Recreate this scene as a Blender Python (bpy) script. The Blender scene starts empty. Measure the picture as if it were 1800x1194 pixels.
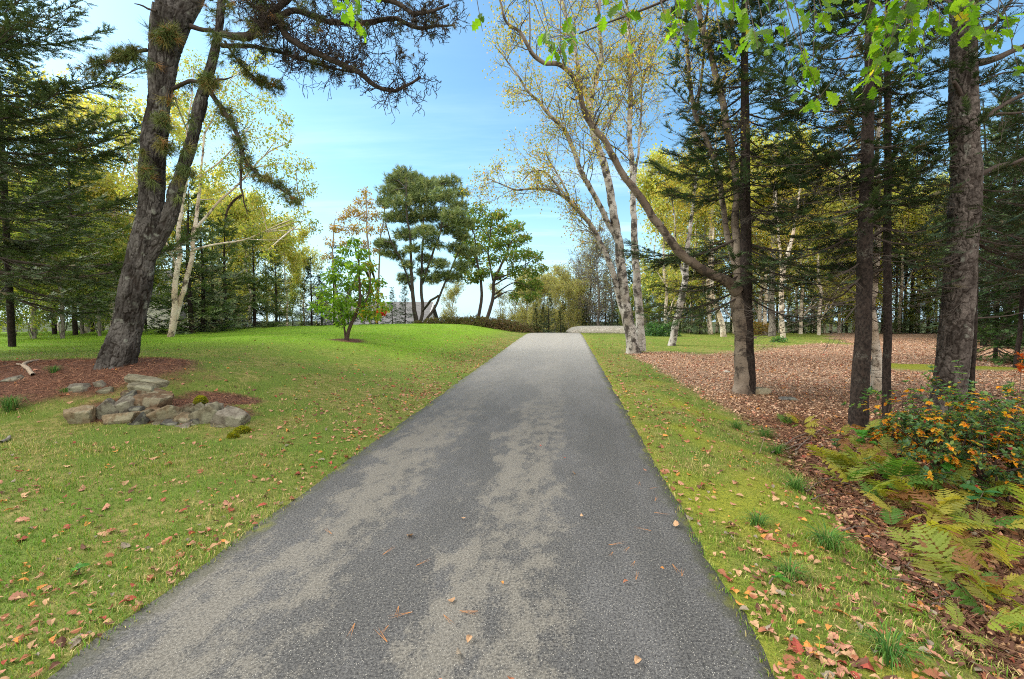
EXPO = 0.95; DENOISE = False
import bpy, math, random
import numpy as np

sc = bpy.context.scene
COL = sc.collection
CAM = np.array([0., 0., 1.6]); TH = math.atan(37/800); FPX = 800.
FW = np.array([0, math.cos(TH), -math.sin(TH)]); UP = np.array([0, math.sin(TH), math.cos(TH)]); RT = np.array([1., 0, 0])

def P(px, py, d):
    return CAM + d*(FW + RT*(px-900)/FPX + UP*(597-py)/FPX)

# ---------------------------------------------------------------- noise
def _h(ix, iy, iz):
    n = (ix.astype(np.int64)*374761393 + iy.astype(np.int64)*668265263 + iz.astype(np.int64)*2147483647) & 0xffffffff
    n = ((n ^ (n >> 13))*1274126177) & 0xffffffff
    n = ((n ^ (n >> 16))*2246822519) & 0xffffffff
    return ((n ^ (n >> 15)) & 0xffff)/32767.5 - 1
def vnoise(p):
    p = np.asarray(p, float); i = np.floor(p).astype(np.int64); f = p-i; f = f*f*(3-2*f)
    out = 0
    for dx in (0, 1):
        wx = f[:, 0] if dx else 1-f[:, 0]
        for dy in (0, 1):
            wy = f[:, 1] if dy else 1-f[:, 1]
            for dz in (0, 1):
                wz = f[:, 2] if dz else 1-f[:, 2]
                out = out + wx*wy*wz*_h(i[:, 0]+dx, i[:, 1]+dy, i[:, 2]+dz)
    return out
def fbm(p, o=3):
    p = np.asarray(p, float); s = 0; a = 1.; t = 0
    for k in range(o):
        s = s + a*vnoise(p*(2.03**k)+17.3*k); t += a; a *= .5
    return s/t
def xy3(x, y, f, o=0.):
    x = np.ravel(x); y = np.ravel(y)
    return np.stack([x*f+o, y*f-o, np.zeros_like(x)+o*.37], 1)
def smooth(a, b, x):
    t = np.clip((np.asarray(x, float)-a)/(b-a), 0, 1); return t*t*(3-2*t)

# ---------------------------------------------------------------- terrain
HW = 1.57
def xroad(y): return -.654+.1175*y
def zroad(y):
    z = .0287*y - .105*1.6*np.logaddexp(0, (y-28.3)/1.6)
    return -2.4+.6*np.logaddexp(0, (z+2.4)/.6)
def ground(x, y):
    x = np.atleast_1d(np.asarray(x, float)); y = np.atleast_1d(np.asarray(y, float)); shp = x.shape
    x = x.ravel(); y = y.ravel()
    xc = xroad(y); sL = xc-HW-x; sR = x-xc-HW
    z = zroad(y)
    t = smooth(1.5, 4, sL)
    lo = 3+2.4*t; hi = 11-3.4*t
    q = np.clip((y-lo)/(hi-lo), 0, 1); q = q*q*(3-2*q)
    z = z + (.05+.5*q)*smooth(.15, 5, sL) - .02*np.maximum(sL-7, 0)*smooth(6, 10, y)*(1-smooth(30, 45, y))
    z = z + .10*np.exp(-((x+6.85)**2+(y-8.0)**2)/1.0)
    z = z - .30*smooth(.6, 2.0, sR)*(1-smooth(4.5, 9, sR))*(1-smooth(6.5, 12, y))
    off = smooth(0, .7, np.maximum(sL, sR))
    z = z + off*(.05*fbm(xy3(x, y, .45, 3.1), 2)+.014*fbm(xy3(x, y, 2.7, 9.), 2))
    z = z - .035*(1-smooth(-.12, .0, np.maximum(sL, sR)))
    return z.reshape(shp)
def gz(x, y): return float(ground(x, y)[0])
def G(px, py, dmax=70):
    ds = np.concatenate([np.linspace(1.2, 12, 400), np.linspace(12, dmax, 900)])
    pts = CAM + ds[:, None]*(FW + RT*(px-900)/FPX + UP*(597-py)/FPX)
    k = np.nonzero(pts[:, 2] <= ground(pts[:, 0], pts[:, 1]))[0]
    if not len(k): return None
    p = pts[k[0]].copy(); p[2] = gz(p[0], p[1]); return p
def at(px, d):
    """ground point in the photo's column px at distance d"""
    x = (px-900)/FPX*d; y = d/math.cos(TH) if False else d*1.0
    return np.array([x, y, gz(x, y)])
def dep(p): return float((np.asarray(p)-CAM) @ FW)

border_y = [0, 2, 3.5, 6.4, 9.5, 14, 20]; border_s = [.75, 1.0, 1.5, 2.0, 1.65, 1.1, 1.0]
def ell(x, y, cx, cy, rx, ry): return 1-np.sqrt(((x-cx)/rx)**2+((y-cy)/ry)**2)
SAP = (-5.05, 14.0)
def cover(x, y):
    """litter, moss, lush masks: what covers the soil"""
    x = np.asarray(x, float).ravel(); y = np.asarray(y, float).ravel()
    xc = xroad(y); sL = xc-HW-x; sR = x-xc-HW
    n1 = fbm(xy3(x, y, .8, 5.), 3); n2 = fbm(xy3(x, y, 3.1, 1.), 3)
    b = np.interp(y, border_y, border_s)
    far = np.interp(x, [3.5, 6, 9, 14, 20], [15.5, 14.8, 17., 19, 30])
    lit = smooth(-.22, .25, sR-b+.25*n1+.12*n2)*(1-smooth(-1.2, 1.2, y-far+1.8*n1+.5*n2))
    m = np.maximum.reduce([ell(x, y, -9.6, 7.35, 4.6, 1.5), ell(x, y, -4.75, 6.15, 1.25, .48),
                           ell(x, y, -6.7, 7.8, 1.25, .95), ell(x, y, -4.3, 6.75, .6, .25)*.8, ell(x, y, *SAP, .55, .5)])
    lit = np.maximum(lit, smooth(-.06, .16, m+.10*n1+.10*n2))
    moss = smooth(.0, .5, n1*.6+.5*fbm(xy3(x, y, 1.7, 33.), 2)+.02)*.8*smooth(0, .1, sR)*(1-smooth(9, 14, y))
    edge = np.exp(-np.maximum(sR, 0)/.12)*.7
    moss = np.maximum(moss, edge*(sR > 0))
    mp = np.maximum(ell(x, y, 10.3, 11.7, 1.3, .75), ell(x, y, 12.0, 11.4, .8, .4))
    mm = smooth(-.05, .3, mp+.2*n2)
    moss = np.maximum(moss*(1-lit), mm); lit = lit*(1-mm)
    beyond = smooth(30.5, 33, y+1.5*n1)*(np.maximum(sL, sR) > 0); lit = np.maximum(lit, beyond)
    lush = smooth(9, 14, y+1.3*n1)*smooth(.3, 2.6, sL+.4*n1)
    lush = np.maximum(lush, .16*smooth(13, 18, y)*(sR > 0))*(1-beyond)
    return lit, moss, lush

# ---------------------------------------------------------------- mesh accumulator
class M:
    def __init__(s): s.V = []; s.F3 = []; s.F4 = []; s.C = []; s.n = 0
    def add(s, V, F, col=(.5, .5, .5)):
        V = np.asarray(V, float).reshape(-1, 3)
        if not len(V): return
        F = np.asarray(F, np.int64)
        (s.F3 if F.shape[1] == 3 else s.F4).append(F+s.n)
        s.V.append(V); c = np.asarray(col, float)
        s.C.append(np.broadcast_to(c, (len(V), 3)) if c.ndim == 1 else c); s.n += len(V)
    def build(s, name, mat, parent=None, smooth_=False, loc=None, world=True):
        me = bpy.data.meshes.new(name)
        if s.n:
            V = np.concatenate(s.V); Cc = np.concatenate(s.C)
            if world:
                o0 = np.array(parent.location if parent is not None and parent.parent is None else
                              (parent.parent.location if parent is not None else (loc if loc is not None else (0, 0, 0))))
                V = V-o0
            f3 = np.concatenate(s.F3) if s.F3 else np.zeros((0, 3), int); f4 = np.concatenate(s.F4) if s.F4 else np.zeros((0, 4), int)
            me.vertices.add(len(V)); me.vertices.foreach_set('co', V.astype(np.float32).ravel())
            L = np.concatenate([f3.ravel(), f4.ravel()]).astype(np.int32)
            me.loops.add(len(L)); me.loops.foreach_set('vertex_index', L)
            st = np.concatenate([np.arange(len(f3))*3, len(f3)*3+np.arange(len(f4))*4]).astype(np.int32)
            me.polygons.add(len(st)); me.polygons.foreach_set('loop_start', st)
            me.update(calc_edges=True)
            a = me.color_attributes.new('Col', 'FLOAT_COLOR', 'POINT')
            a.data.foreach_set('color', np.concatenate([Cc, np.ones((len(Cc), 1))], 1).astype(np.float32).ravel())
            me.polygons.foreach_set('use_smooth', np.full(len(st), smooth_, bool))
        me.materials.append(mat)
        o = bpy.data.objects.new(name, me); COL.objects.link(o)
        if parent is not None: o.parent = parent
        elif loc is not None: o.location = loc
        return o
def tag(o, label=None, cat=None, group=None, kind=None):
    if label: o['label'] = label
    if cat: o['category'] = cat
    if group: o['group'] = group
    if kind: o['kind'] = kind
    return o
def thing(name, label, cat, loc, group=None):
    o = bpy.data.objects.new(name, None); COL.objects.link(o); o.location = tuple(loc); o.empty_display_size = .1
    return tag(o, label, cat, group)
def copy_tree(o, parent=None):
    c = o.copy(); COL.objects.link(c)
    if parent is not None: c.parent = parent
    for ch in list(o.children): copy_tree(ch, c)
    return c

def nrm(v): return v/np.maximum(np.linalg.norm(v, axis=-1, keepdims=True), 1e-9)
def frames(d, hint=(0, 0, 1.), roll=None):
    """columns: side, direction, normal"""
    d = nrm(np.asarray(d, float)); h = np.broadcast_to(np.asarray(hint, float), d.shape)
    s = np.cross(d, h); bad = np.linalg.norm(s, axis=1) < 1e-3
    if bad.any(): s[bad] = np.cross(d[bad], [1., 0.1, 0])
    s = nrm(s); n = np.cross(s, d)
    if roll is not None:
        c, q = np.cos(roll)[:, None], np.sin(roll)[:, None]
        s, n = s*c+n*q, n*c-s*q
    return np.stack([s, d, n], 2)
def inst(m, T, pos, R, sc_, col):
    TV, TF = T; n = len(pos); k = len(TV)
    if n == 0: return
    sc_ = np.asarray(sc_, float)
    if sc_.ndim == 0: sc_ = np.full(n, float(sc_))
    V = np.einsum('nij,kj->nki', R, TV)*sc_[:, None, None]+pos[:, None, :]
    F = (TF[None]+(np.arange(n)*k)[:, None, None]).reshape(-1, TF.shape[1])
    col = np.asarray(col, float)
    if col.ndim == 2: col = np.repeat(col, k, 0)
    m.add(V.reshape(-1, 3), F, col)
def prisms(m, a, b, ra, rb, col, k=3):
    a = np.asarray(a, float).reshape(-1, 3); b = np.asarray(b, float).reshape(-1, 3); n = len(a)
    if n == 0: return
    R = frames(b-a+1e-9); an = np.arange(k)*2*math.pi/k
    ring = np.cos(an)[None, :, None]*R[:, None, :, 0]+np.sin(an)[None, :, None]*R[:, None, :, 2]
    ra = np.broadcast_to(np.asarray(ra, float), (n,)); rb = np.broadcast_to(np.asarray(rb, float), (n,))
    V = np.concatenate([a[:, None]+ring*ra[:, None, None], b[:, None]+ring*rb[:, None, None]], 1)
    i = np.arange(k); j = (i+1) % k
    F = np.stack([i, j, j+k, i+k], 1)[None]+(np.arange(n)*2*k)[:, None, None]
    col = np.asarray(col, float)
    if col.ndim == 2: col = np.repeat(col, 2*k, 0)
    m.add(V.reshape(-1, 3), F.reshape(-1, 4), col)
def resample(pts, r, step):
    pts = np.asarray(pts, float); r = np.asarray(r, float)
    if len(pts) < 3:
        n = max(2, int(np.linalg.norm(pts[-1]-pts[0])/step)+1); t = np.linspace(0, 1, n)[:, None]
        return pts[0]*(1-t)+pts[-1]*t, r[0]*(1-t[:, 0])+r[-1]*t[:, 0]
    L = np.concatenate([[0], np.cumsum(np.linalg.norm(np.diff(pts, axis=0), axis=1))])
    s = np.linspace(0, L[-1], max(4, int(L[-1]/step)+1))
    # Catmull-Rom tangents on arc length
    T = np.gradient(pts, L, axis=0)
    i = np.clip(np.searchsorted(L, s, 'right')-1, 0, len(L)-2); h = (L[i+1]-L[i])[:, None]; t = ((s-L[i])/(L[i+1]-L[i]))[:, None]
    q = (2*t**3-3*t**2+1)*pts[i]+(t**3-2*t**2+t)*h*T[i]+(-2*t**3+3*t**2)*pts[i+1]+(t**3-t**2)*h*T[i+1]
    return q, np.interp(s, L, r)
def tube(m, pts, r, k=8, col=(.5, .5, .5), disp=None, cap=True):
    pts = np.asarray(pts, float); r = np.asarray(r, float); n = len(pts)
    d = nrm(np.gradient(pts, axis=0))
    u = np.cross(d[0], [0, 1, 0.2]); u = u/np.linalg.norm(u); S = np.zeros((n, 3))
    for i in range(n):
        u = u-d[i]*(u@d[i]); u = u/np.linalg.norm(u); S[i] = u
    N = np.cross(d, S); an = np.arange(k)*2*math.pi/k
    ring = np.cos(an)[None, :, None]*S[:, None]+np.sin(an)[None, :, None]*N[:, None]
    L = np.concatenate([[0], np.cumsum(np.linalg.norm(np.diff(pts, axis=0), axis=1))])
    rr = np.repeat(r[:, None], k, 1); c = np.asarray(col, float)
    if disp is not None:
        cyl = np.stack([np.cos(an)[None]*rr, np.sin(an)[None]*rr, np.repeat(L[:, None], k, 1)], 2).reshape(-1, 3)
        dv, cc = disp(cyl, c); rr = rr+dv.reshape(n, k); c = cc
    V = (pts[:, None]+ring*rr[:, :, None]).reshape(-1, 3)
    i = np.arange(n-1)[:, None]*k; j = np.arange(k)[None]; j2 = (j+1) % k
    F = np.stack([i+j, i+j2, i+k+j2, i+k+j], 2).reshape(-1, 4)
    m.add(V, F, c)
    if cap:
        m.add(np.concatenate([V[-k:], pts[-1:]+d[-1]*r[-1]*.4]), np.stack([np.arange(k), (np.arange(k)+1) % k, np.full(k, k)], 1), c[-1] if c.ndim == 2 else c)
def pxpath(rows, d, dd=None):
    """rows (px, py, width px) -> world path and radii at distance d (dd = list of depth offsets)"""
    pts = []; r = []
    for i, q in enumerate(rows):
        D = d+(dd[i] if dd is not None else 0); pts.append(P(q[0], q[1], D)); r.append(q[2]*.90*D/FPX/2/math.sqrt(1+((q[0]-900)/FPX)**2) if len(q) > 2 else .01)
    return np.array(pts), np.array(r)

# ---------------------------------------------------------------- materials
def newmat(name):
    m = bpy.data.materials.new(name); m.use_nodes = True; nt = m.node_tree
    for n in list(nt.nodes): nt.nodes.remove(n)
    return m, nt, nt.nodes, nt.links
def N(nt, t, **kw):
    n = nt.nodes.new(t)
    for k, v in kw.items():
        if k in n.inputs: n.inputs[k].default_value = v
        else: setattr(n, k, v)
    return n
def mixc(nt, fac, a, b, mode='MIX'):
    n = nt.nodes.new('ShaderNodeMix'); n.data_type = 'RGBA'; n.blend_type = mode; n.clamp_result = False
    for i, v in ((0, fac), (6, a), (7, b)):
        if hasattr(v, 'is_output'): nt.links.new(v, n.inputs[i])
        else: n.inputs[i].default_value = v if i == 0 else (*v, 1)
    return n.outputs[2]
def ramp(nt, src, a, b):
    n = N(nt, 'ShaderNodeMapRange'); n.interpolation_type = 'SMOOTHSTEP'; n.inputs[1].default_value = a; n.inputs[2].default_value = b
    nt.links.new(src, n.inputs[0]); return n.outputs[0]
def mathn(nt, op, a, b=0.):
    n = nt.nodes.new('ShaderNodeMath'); n.operation = op
    for i, v in enumerate((a, b)):
        if hasattr(v, 'is_output'): nt.links.new(v, n.inputs[i])
        else: n.inputs[i].default_value = v
    return n.outputs[0]
def noise(nt, vec, scale, detail=4, rough=.55, out=0):
    n = N(nt, 'ShaderNodeTexNoise', Scale=scale, Detail=detail, Roughness=rough)
    if vec is not None: nt.links.new(vec, n.inputs['Vector'])
    return n.outputs[out]
def coords(nt, kind='Object', scale=(1, 1, 1)):
    tc = N(nt, 'ShaderNodeTexCoord'); mp = N(nt, 'ShaderNodeMapping'); mp.inputs['Scale'].default_value = scale
    nt.links.new(tc.outputs[kind], mp.inputs[0]); return mp.outputs[0]
def finish(nt, col, rough=.8, bump=None, bstr=.4, bdist=.01, spec=.3):
    b = N(nt, 'ShaderNodeBsdfPrincipled'); o = N(nt, 'ShaderNodeOutputMaterial')
    if hasattr(col, 'is_output'): nt.links.new(col, b.inputs['Base Color'])
    else: b.inputs['Base Color'].default_value = (*col, 1)
    if hasattr(rough, 'is_output'): nt.links.new(rough, b.inputs['Roughness'])
    else: b.inputs['Roughness'].default_value = rough
    b.inputs['Specular IOR Level'].default_value = spec
    if bump is not None:
        bp = N(nt, 'ShaderNodeBump', Strength=bstr, Distance=bdist); nt.links.new(bump, bp.inputs['Height']); nt.links.new(bp.outputs[0], b.inputs['Normal'])
    nt.links.new(b.outputs[0], o.inputs[0]); return b
def vcol(nt):
    return N(nt, 'ShaderNodeVertexColor', layer_name='Col').outputs[0]

def mat_leaf(name, trans=.35, rough=.55, spec=.25, tint=(1.25, 1.3, .6)):
    m, nt, n, l = newmat(name); c = vcol(nt)
    d = N(nt, 'ShaderNodeBsdfPrincipled', Roughness=rough); d.inputs['Specular IOR Level'].default_value = spec
    l.new(c, d.inputs['Base Color'])
    t = N(nt, 'ShaderNodeBsdfTranslucent'); l.new(mixc(nt, 1., c, tint, 'MULTIPLY'), t.inputs['Color'])
    mx = N(nt, 'ShaderNodeMixShader'); mx.inputs[0].default_value = trans
    l.new(d.outputs[0], mx.inputs[1]); l.new(t.outputs[0], mx.inputs[2])
    l.new(mx.outputs[0], N(nt, 'ShaderNodeOutputMaterial').inputs[0]); return m
def mat_bark(name, c1, c2, lich=(.30, .32, .27), lamt=.3, sz=(1, 1, .35), scale=16, bump=.012):
    m, nt, n, l = newmat(name); v = coords(nt, 'Object', sz)
    a = noise(nt, v, scale, 6, .65); b = noise(nt, coords(nt), 3.2, 4); c = noise(nt, coords(nt), 40, 3)
    col = mixc(nt, ramp(nt, a, .38, .62), c1, c2)
    lm = mathn(nt, 'MULTIPLY', ramp(nt, b, .52, .66), ramp(nt, c, .45, .6)); lm = mathn(nt, 'MULTIPLY', lm, lamt)
    col = mixc(nt, lm, col, lich)
    finish(nt, col, .9, a, .8, bump, .15); return m
def mat_birch(name, c1=(.62, .58, .52), c2=(.50, .42, .34), dk=(.05, .042, .038), dark=.5):
    m, nt, n, l = newmat(name); v = coords(nt, 'Object', (1, 1, 6)); w = coords(nt, 'Object', (1, 1, .8))
    a = noise(nt, v, 5, 5, .6); b = noise(nt, w, 5.5, 4); c = noise(nt, v, 14, 3, .6); d = noise(nt, coords(nt), 1.7, 3)
    col = mixc(nt, ramp(nt, d, .35, .65), c1, c2)
    col = mixc(nt, ramp(nt, b, .5, .66), col, tuple(x*.62 for x in c2))
    col = mixc(nt, ramp(nt, a, .6, .68), col, dk)
    lo = ramp(nt, mathn(nt, 'ADD', mathn(nt, 'MULTIPLY', b, .7), mathn(nt, 'MULTIPLY', c, .35)), .58-.1*dark, .68-.1*dark)
    col = mixc(nt, mathn(nt, 'MULTIPLY', lo, .85), col, dk)
    finish(nt, col, .8, mathn(nt, 'ADD', a, c), .5, .006, .2); return m
def mat_plain(name, rough=.85, spec=.2, nz=8, amt=.35, bump=.004):
    """vertex-coloured surface with procedural mottling"""
    m, nt, n, l = newmat(name); c = vcol(nt); a = noise(nt, coords(nt), nz, 5, .6)
    col = mixc(nt, ramp(nt, a, .3, .7), c, mixc(nt, 1., c, (1-amt, 1-amt, 1-amt), 'MULTIPLY'))
    finish(nt, col, rough, a, .6, bump, spec); return m
# ================================================================ camera, sky, sun
cam = bpy.data.objects.new('camera', bpy.data.cameras.new('camera')); COL.objects.link(cam)
cam.location = tuple(CAM); cam.rotation_euler = (math.pi/2-TH, 0, 0)
cam.data.sensor_width = 36; cam.data.lens = 16; cam.data.clip_end = 2000; cam.data.clip_start = .05
sc.camera = cam
SUN_EL, SUN_AZ = math.radians(38), math.radians(-75)      # azimuth from +Y towards +X
w = bpy.data.worlds.new('World'); sc.world = w; w.use_nodes = True
nt = w.node_tree
for n in list(nt.nodes): nt.nodes.remove(n)
sky = N(nt, 'ShaderNodeTexSky'); sky.sky_type = 'NISHITA'; sky.sun_disc = False
sky.sun_elevation = SUN_EL; sky.sun_rotation = SUN_AZ; sky.air_density = 1.0; sky.dust_density = 1.2; sky.ozone_density = 2.0
tc = N(nt, 'ShaderNodeTexCoord')
sp = N(nt, 'ShaderNodeSeparateXYZ'); nt.links.new(tc.outputs['Generated'], sp.inputs[0])
# cirrus laid on a plane high above: direction / height
den = mathn(nt, 'ADD', mathn(nt, 'MAXIMUM', sp.outputs[2], 0.), .12)
cb = N(nt, 'ShaderNodeCombineXYZ')
nt.links.new(mathn(nt, 'DIVIDE', sp.outputs[0], den), cb.inputs[0]); nt.links.new(mathn(nt, 'MULTIPLY', mathn(nt, 'DIVIDE', sp.outputs[1], den), 1.6), cb.inputs[1])
mp = N(nt, 'ShaderNodeMapping'); mp.inputs['Scale'].default_value = (.55, 1.7, 1); mp.inputs['Rotation'].default_value = (0, 0, .12); nt.links.new(cb.outputs[0], mp.inputs[0])
c1 = noise(nt, mp.outputs[0], 1.1, 7, .6)
low = ramp(nt, sp.outputs[2], .52, .08)                    # more cloud towards the horizon
cl = mathn(nt, 'MULTIPLY', ramp(nt, c1, .41, .74), mathn(nt, 'ADD', mathn(nt, 'MULTIPLY', low, .85), .08))
hz = mathn(nt, 'MULTIPLY', ramp(nt, sp.outputs[2], .30, -.02), .70)
# added fill light: an unseen bank of bright cloud behind the viewer and overhead
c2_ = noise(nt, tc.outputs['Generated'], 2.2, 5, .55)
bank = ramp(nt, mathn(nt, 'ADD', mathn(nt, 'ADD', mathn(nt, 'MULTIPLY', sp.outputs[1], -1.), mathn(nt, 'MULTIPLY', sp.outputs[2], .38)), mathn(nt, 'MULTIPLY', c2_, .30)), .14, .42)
cc = mathn(nt, 'MAXIMUM', cl, hz)
tint = mixc(nt, 1., sky.outputs[0], (1.02, 1.38, 1.38), 'MULTIPLY')
col = mixc(nt, cc, tint, (4.7, 6.5, 8.0))
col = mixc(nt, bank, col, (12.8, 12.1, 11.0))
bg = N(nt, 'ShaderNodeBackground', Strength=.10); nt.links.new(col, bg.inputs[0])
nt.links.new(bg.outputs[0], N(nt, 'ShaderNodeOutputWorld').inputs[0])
sun = bpy.data.lights.new('sun', 'SUN'); so = bpy.data.objects.new('sun', sun); COL.objects.link(so)
sun.energy = 2.3; sun.angle = math.radians(18); sun.color = (1, .93, .82)
sd = np.array([math.cos(SUN_EL)*math.sin(SUN_AZ), math.cos(SUN_EL)*math.cos(SUN_AZ), math.sin(SUN_EL)])
from mathutils import Vector, Matrix
so.rotation_euler = Vector(tuple(sd)).to_track_quat('Z', 'Y').to_euler(); so.location = (0, 0, 30)
sc.view_settings.view_transform = 'Standard'; sc.view_settings.look = 'None'; sc.view_settings.gamma = 1
sc.view_settings.exposure = EXPO
sc.render.engine = 'CYCLES'; sc.cycles.use_denoising = DENOISE; sc.cycles.pixel_filter_type = 'BLACKMAN_HARRIS'; sc.cycles.filter_width = 1.05; sc.cycles.max_bounces = 6; sc.cycles.diffuse_bounces = 4
sc.cycles.transmission_bounces = 4; sc.cycles.caustics_reflective = False; sc.cycles.caustics_refractive = False
sc.cycles.sample_clamp_indirect = 6

# ================================================================ ground
m, nt, n, l = newmat('soil_and_grass')
cv = vcol(nt); sv = N(nt, 'ShaderNodeSeparateColor'); l.new(cv, sv.inputs[0])
o_ = coords(nt)
nA = noise(nt, o_, 1.3, 5); nB = noise(nt, o_, 9, 5, .6); nC = noise(nt, o_, 55, 4, .65); nD = noise(nt, coords(nt, 'Object', (1, .55, 1)), 28, 3, .6)
dry = mixc(nt, ramp(nt, nB, .4, .62), (.145, .175, .036), (.27, .24, .085))
dry = mixc(nt, ramp(nt, nA, .42, .62), dry, (.13, .19, .035))
dry = mixc(nt, mathn(nt, 'MULTIPLY', ramp(nt, nC, .45, .62), .55), dry, (.085, .11, .022))
lsh = mixc(nt, ramp(nt, nB, .35, .65), (.155, .305, .018), (.225, .365, .03))
lsh = mixc(nt, mathn(nt, 'MULTIPLY', ramp(nt, nA, .45, .62), .45), lsh, (.25, .30, .06))
lsh = mixc(nt, mathn(nt, 'MULTIPLY', ramp(nt, nC, .42, .62), .6), lsh, (.10, .19, .02))
g = mixc(nt, sv.outputs[2], dry, lsh)
mos = mixc(nt, ramp(nt, nC, .35, .65), (.30, .30, .034), (.16, .19, .028))
g = mixc(nt, sv.outputs[1], g, mos)
lit = mixc(nt, ramp(nt, nC, .38, .60), (.17, .105, .072), (.46, .315, .225))
lit = mixc(nt, mathn(nt, 'MULTIPLY', ramp(nt, nB, .5, .66), .5), lit, (.22, .12, .075))
sx = N(nt, 'ShaderNodeSeparateXYZ'); l.new(o_, sx.inputs[0])
rich = mathn(nt, 'MAXIMUM', ramp(nt, sx.outputs[0], .0, -2.), mathn(nt, 'MAXIMUM', ramp(nt, sx.outputs[1], 9.5, 6.5), ramp(nt, sx.outputs[1], 29., 33.)))      # red-brown needles by the pine, wet leaves in the ditch
lit = mixc(nt, rich, lit, mixc(nt, ramp(nt, nC, .38, .60), (.055, .026, .018), (.20, .105, .07)))
g = mixc(nt, sv.outputs[0], g, lit)
g = mixc(nt, ramp(nt, sx.outputs[1], 29.5, 33.), g, mixc(nt, ramp(nt, nB, .4, .6), (.035, .045, .02), (.07, .085, .03)))
finish(nt, g, .95, mathn(nt, 'ADD', nC, mathn(nt, 'MULTIPLY', nB, 1.2)), .9, .03, .1)
MGROUND = m
u = np.linspace(-1, 1, 440); xs = .6+420*np.sinh(6.2*u)/math.sinh(6.2)
v = np.linspace(-.66, 1, 560); ys = 3.5+560*np.sinh(6.4*v)/math.sinh(6.4)
ys = ys[ys > -40]
X, Y = np.meshgrid(xs, ys); Z = ground(X, Y)
lt, ms, lu = cover(X, Y)
gm = M(); nx = len(xs)
i = np.arange(len(ys)-1)[:, None]*nx; j = np.arange(nx-1)[None]
Zb = Z.ravel()+.05*ms*(lt < .5)*(X.ravel() > 8)
gm.add(np.stack([X.ravel(), Y.ravel(), Zb], 1), np.stack([i+j, i+j+1, i+nx+j+1, i+nx+j], 2).reshape(-1, 4), np.stack([lt, ms, lu], 1))
tag(gm.build('ground', MGROUND, smooth_=True), kind='structure')

# ================================================================ driveway
m, nt, n, l = newmat('worn_asphalt')
uv = N(nt, 'ShaderNodeUVMap', uv_map='uv'); su = N(nt, 'ShaderNodeSeparateXYZ'); l.new(uv.outputs[0], su.inputs[0])
def uvm(sx, sy):
    q = N(nt, 'ShaderNodeMapping'); q.inputs['Scale'].default_value = (sx, sy, 1); l.new(uv.outputs[0], q.inputs[0]); return q.outputs[0]
big = noise(nt, uvm(1, .45), 1.5, 3, .5); med = noise(nt, uvm(1, .6), 5.6, 10, .76); fine = noise(nt, uvm(1, 1), 75, 5, .8)
wob = mathn(nt, 'ADD', su.outputs[0], mathn(nt, 'MULTIPLY', mathn(nt, 'ADD', big, -.5), .9))
cen = mathn(nt, 'MINIMUM', mathn(nt, 'ABSOLUTE', mathn(nt, 'ADD', wob, -.28)), mathn(nt, 'ABSOLUTE', mathn(nt, 'ADD', wob, .98)))
track = N(nt, 'ShaderNodeTexWave', Scale=.33, Distortion=.6); track.bands_direction = 'X'; l.new(uvm(1, .08), track.inputs[0])
near = ramp(nt, su.outputs[1], 8.5, 4.5)
mask = mathn(nt, 'ADD', mathn(nt, 'MULTIPLY', big, .28), mathn(nt, 'MULTIPLY', med, .72))
mask = mathn(nt, 'ADD', mask, mathn(nt, 'MULTIPLY', ramp(nt, cen, .62, .12), .13))
mask = mathn(nt, 'ADD', mask, mathn(nt, 'MULTIPLY', ramp(nt, su.outputs[0], .55, 1.2), -.05))
mask = mathn(nt, 'ADD', mask, mathn(nt, 'MULTIPLY', fine, .22))
pm = ramp(nt, mask, .655, .775)
pm = mathn(nt, 'MULTIPLY', pm, mathn(nt, 'ADD', mathn(nt, 'MULTIPLY', near, .46), .24))
vo = N(nt, 'ShaderNodeTexVoronoi', Scale=120.); l.new(uvm(1, 1), vo.inputs['Vector'])
sp_ = N(nt, 'ShaderNodeSeparateColor'); l.new(vo.outputs['Color'], sp_.inputs[0])
spk = mathn(nt, 'MULTIPLY', ramp(nt, vo.outputs[0], .38, .2), ramp(nt, sp_.outputs[0], .42, .95))
dk = mixc(nt, ramp(nt, fine, .36, .64), (.028, .028, .030), (.125, .124, .122))
dk = mixc(nt, ramp(nt, noise(nt, uvm(1, .3), 2.2, 6, .65), .4, .65), dk, (1.3, 1.3, 1.32), 'MULTIPLY')
lg = mixc(nt, ramp(nt, fine, .34, .66), (.115, .108, .094), (.275, .257, .222))
c = mixc(nt, pm, dk, lg)
c = mixc(nt, mathn(nt, 'MULTIPLY', spk, .8), c, (.56, .54, .49))
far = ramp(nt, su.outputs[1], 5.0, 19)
c = mixc(nt, mathn(nt, 'MULTIPLY', far, .75), c, (.36, .345, .315))  # paler with distance: grazing sky reflection put into the colour
eg = ramp(nt, mathn(nt, 'ADD', mathn(nt, 'ABSOLUTE', su.outputs[0]), mathn(nt, 'MULTIPLY', med, .55)), 1.70, 1.80)
c = mixc(nt, mathn(nt, 'MULTIPLY', eg, mathn(nt, 'ADD', mathn(nt, 'MULTIPLY', far, -.4), .55)), c, (.060, .062, .038))
mossm = mathn(nt, 'MULTIPLY', eg, ramp(nt, noise(nt, uvm(1, .5), 7, 4), .52, .66))
c = mixc(nt, mathn(nt, 'MULTIPLY', mossm, .7), c, (.15, .16, .035))
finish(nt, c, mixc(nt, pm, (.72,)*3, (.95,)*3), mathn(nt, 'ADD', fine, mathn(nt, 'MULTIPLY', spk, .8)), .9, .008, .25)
MROAD = m
ts = np.concatenate([np.arange(-12, 12, .06), np.arange(12, 30, .15), np.arange(30, 60, .6)])
us = np.concatenate([[-HW-.03], np.linspace(-HW, HW, 33), [HW+.03]])
T, U = np.meshgrid(ts, us, indexing='ij')
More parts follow.
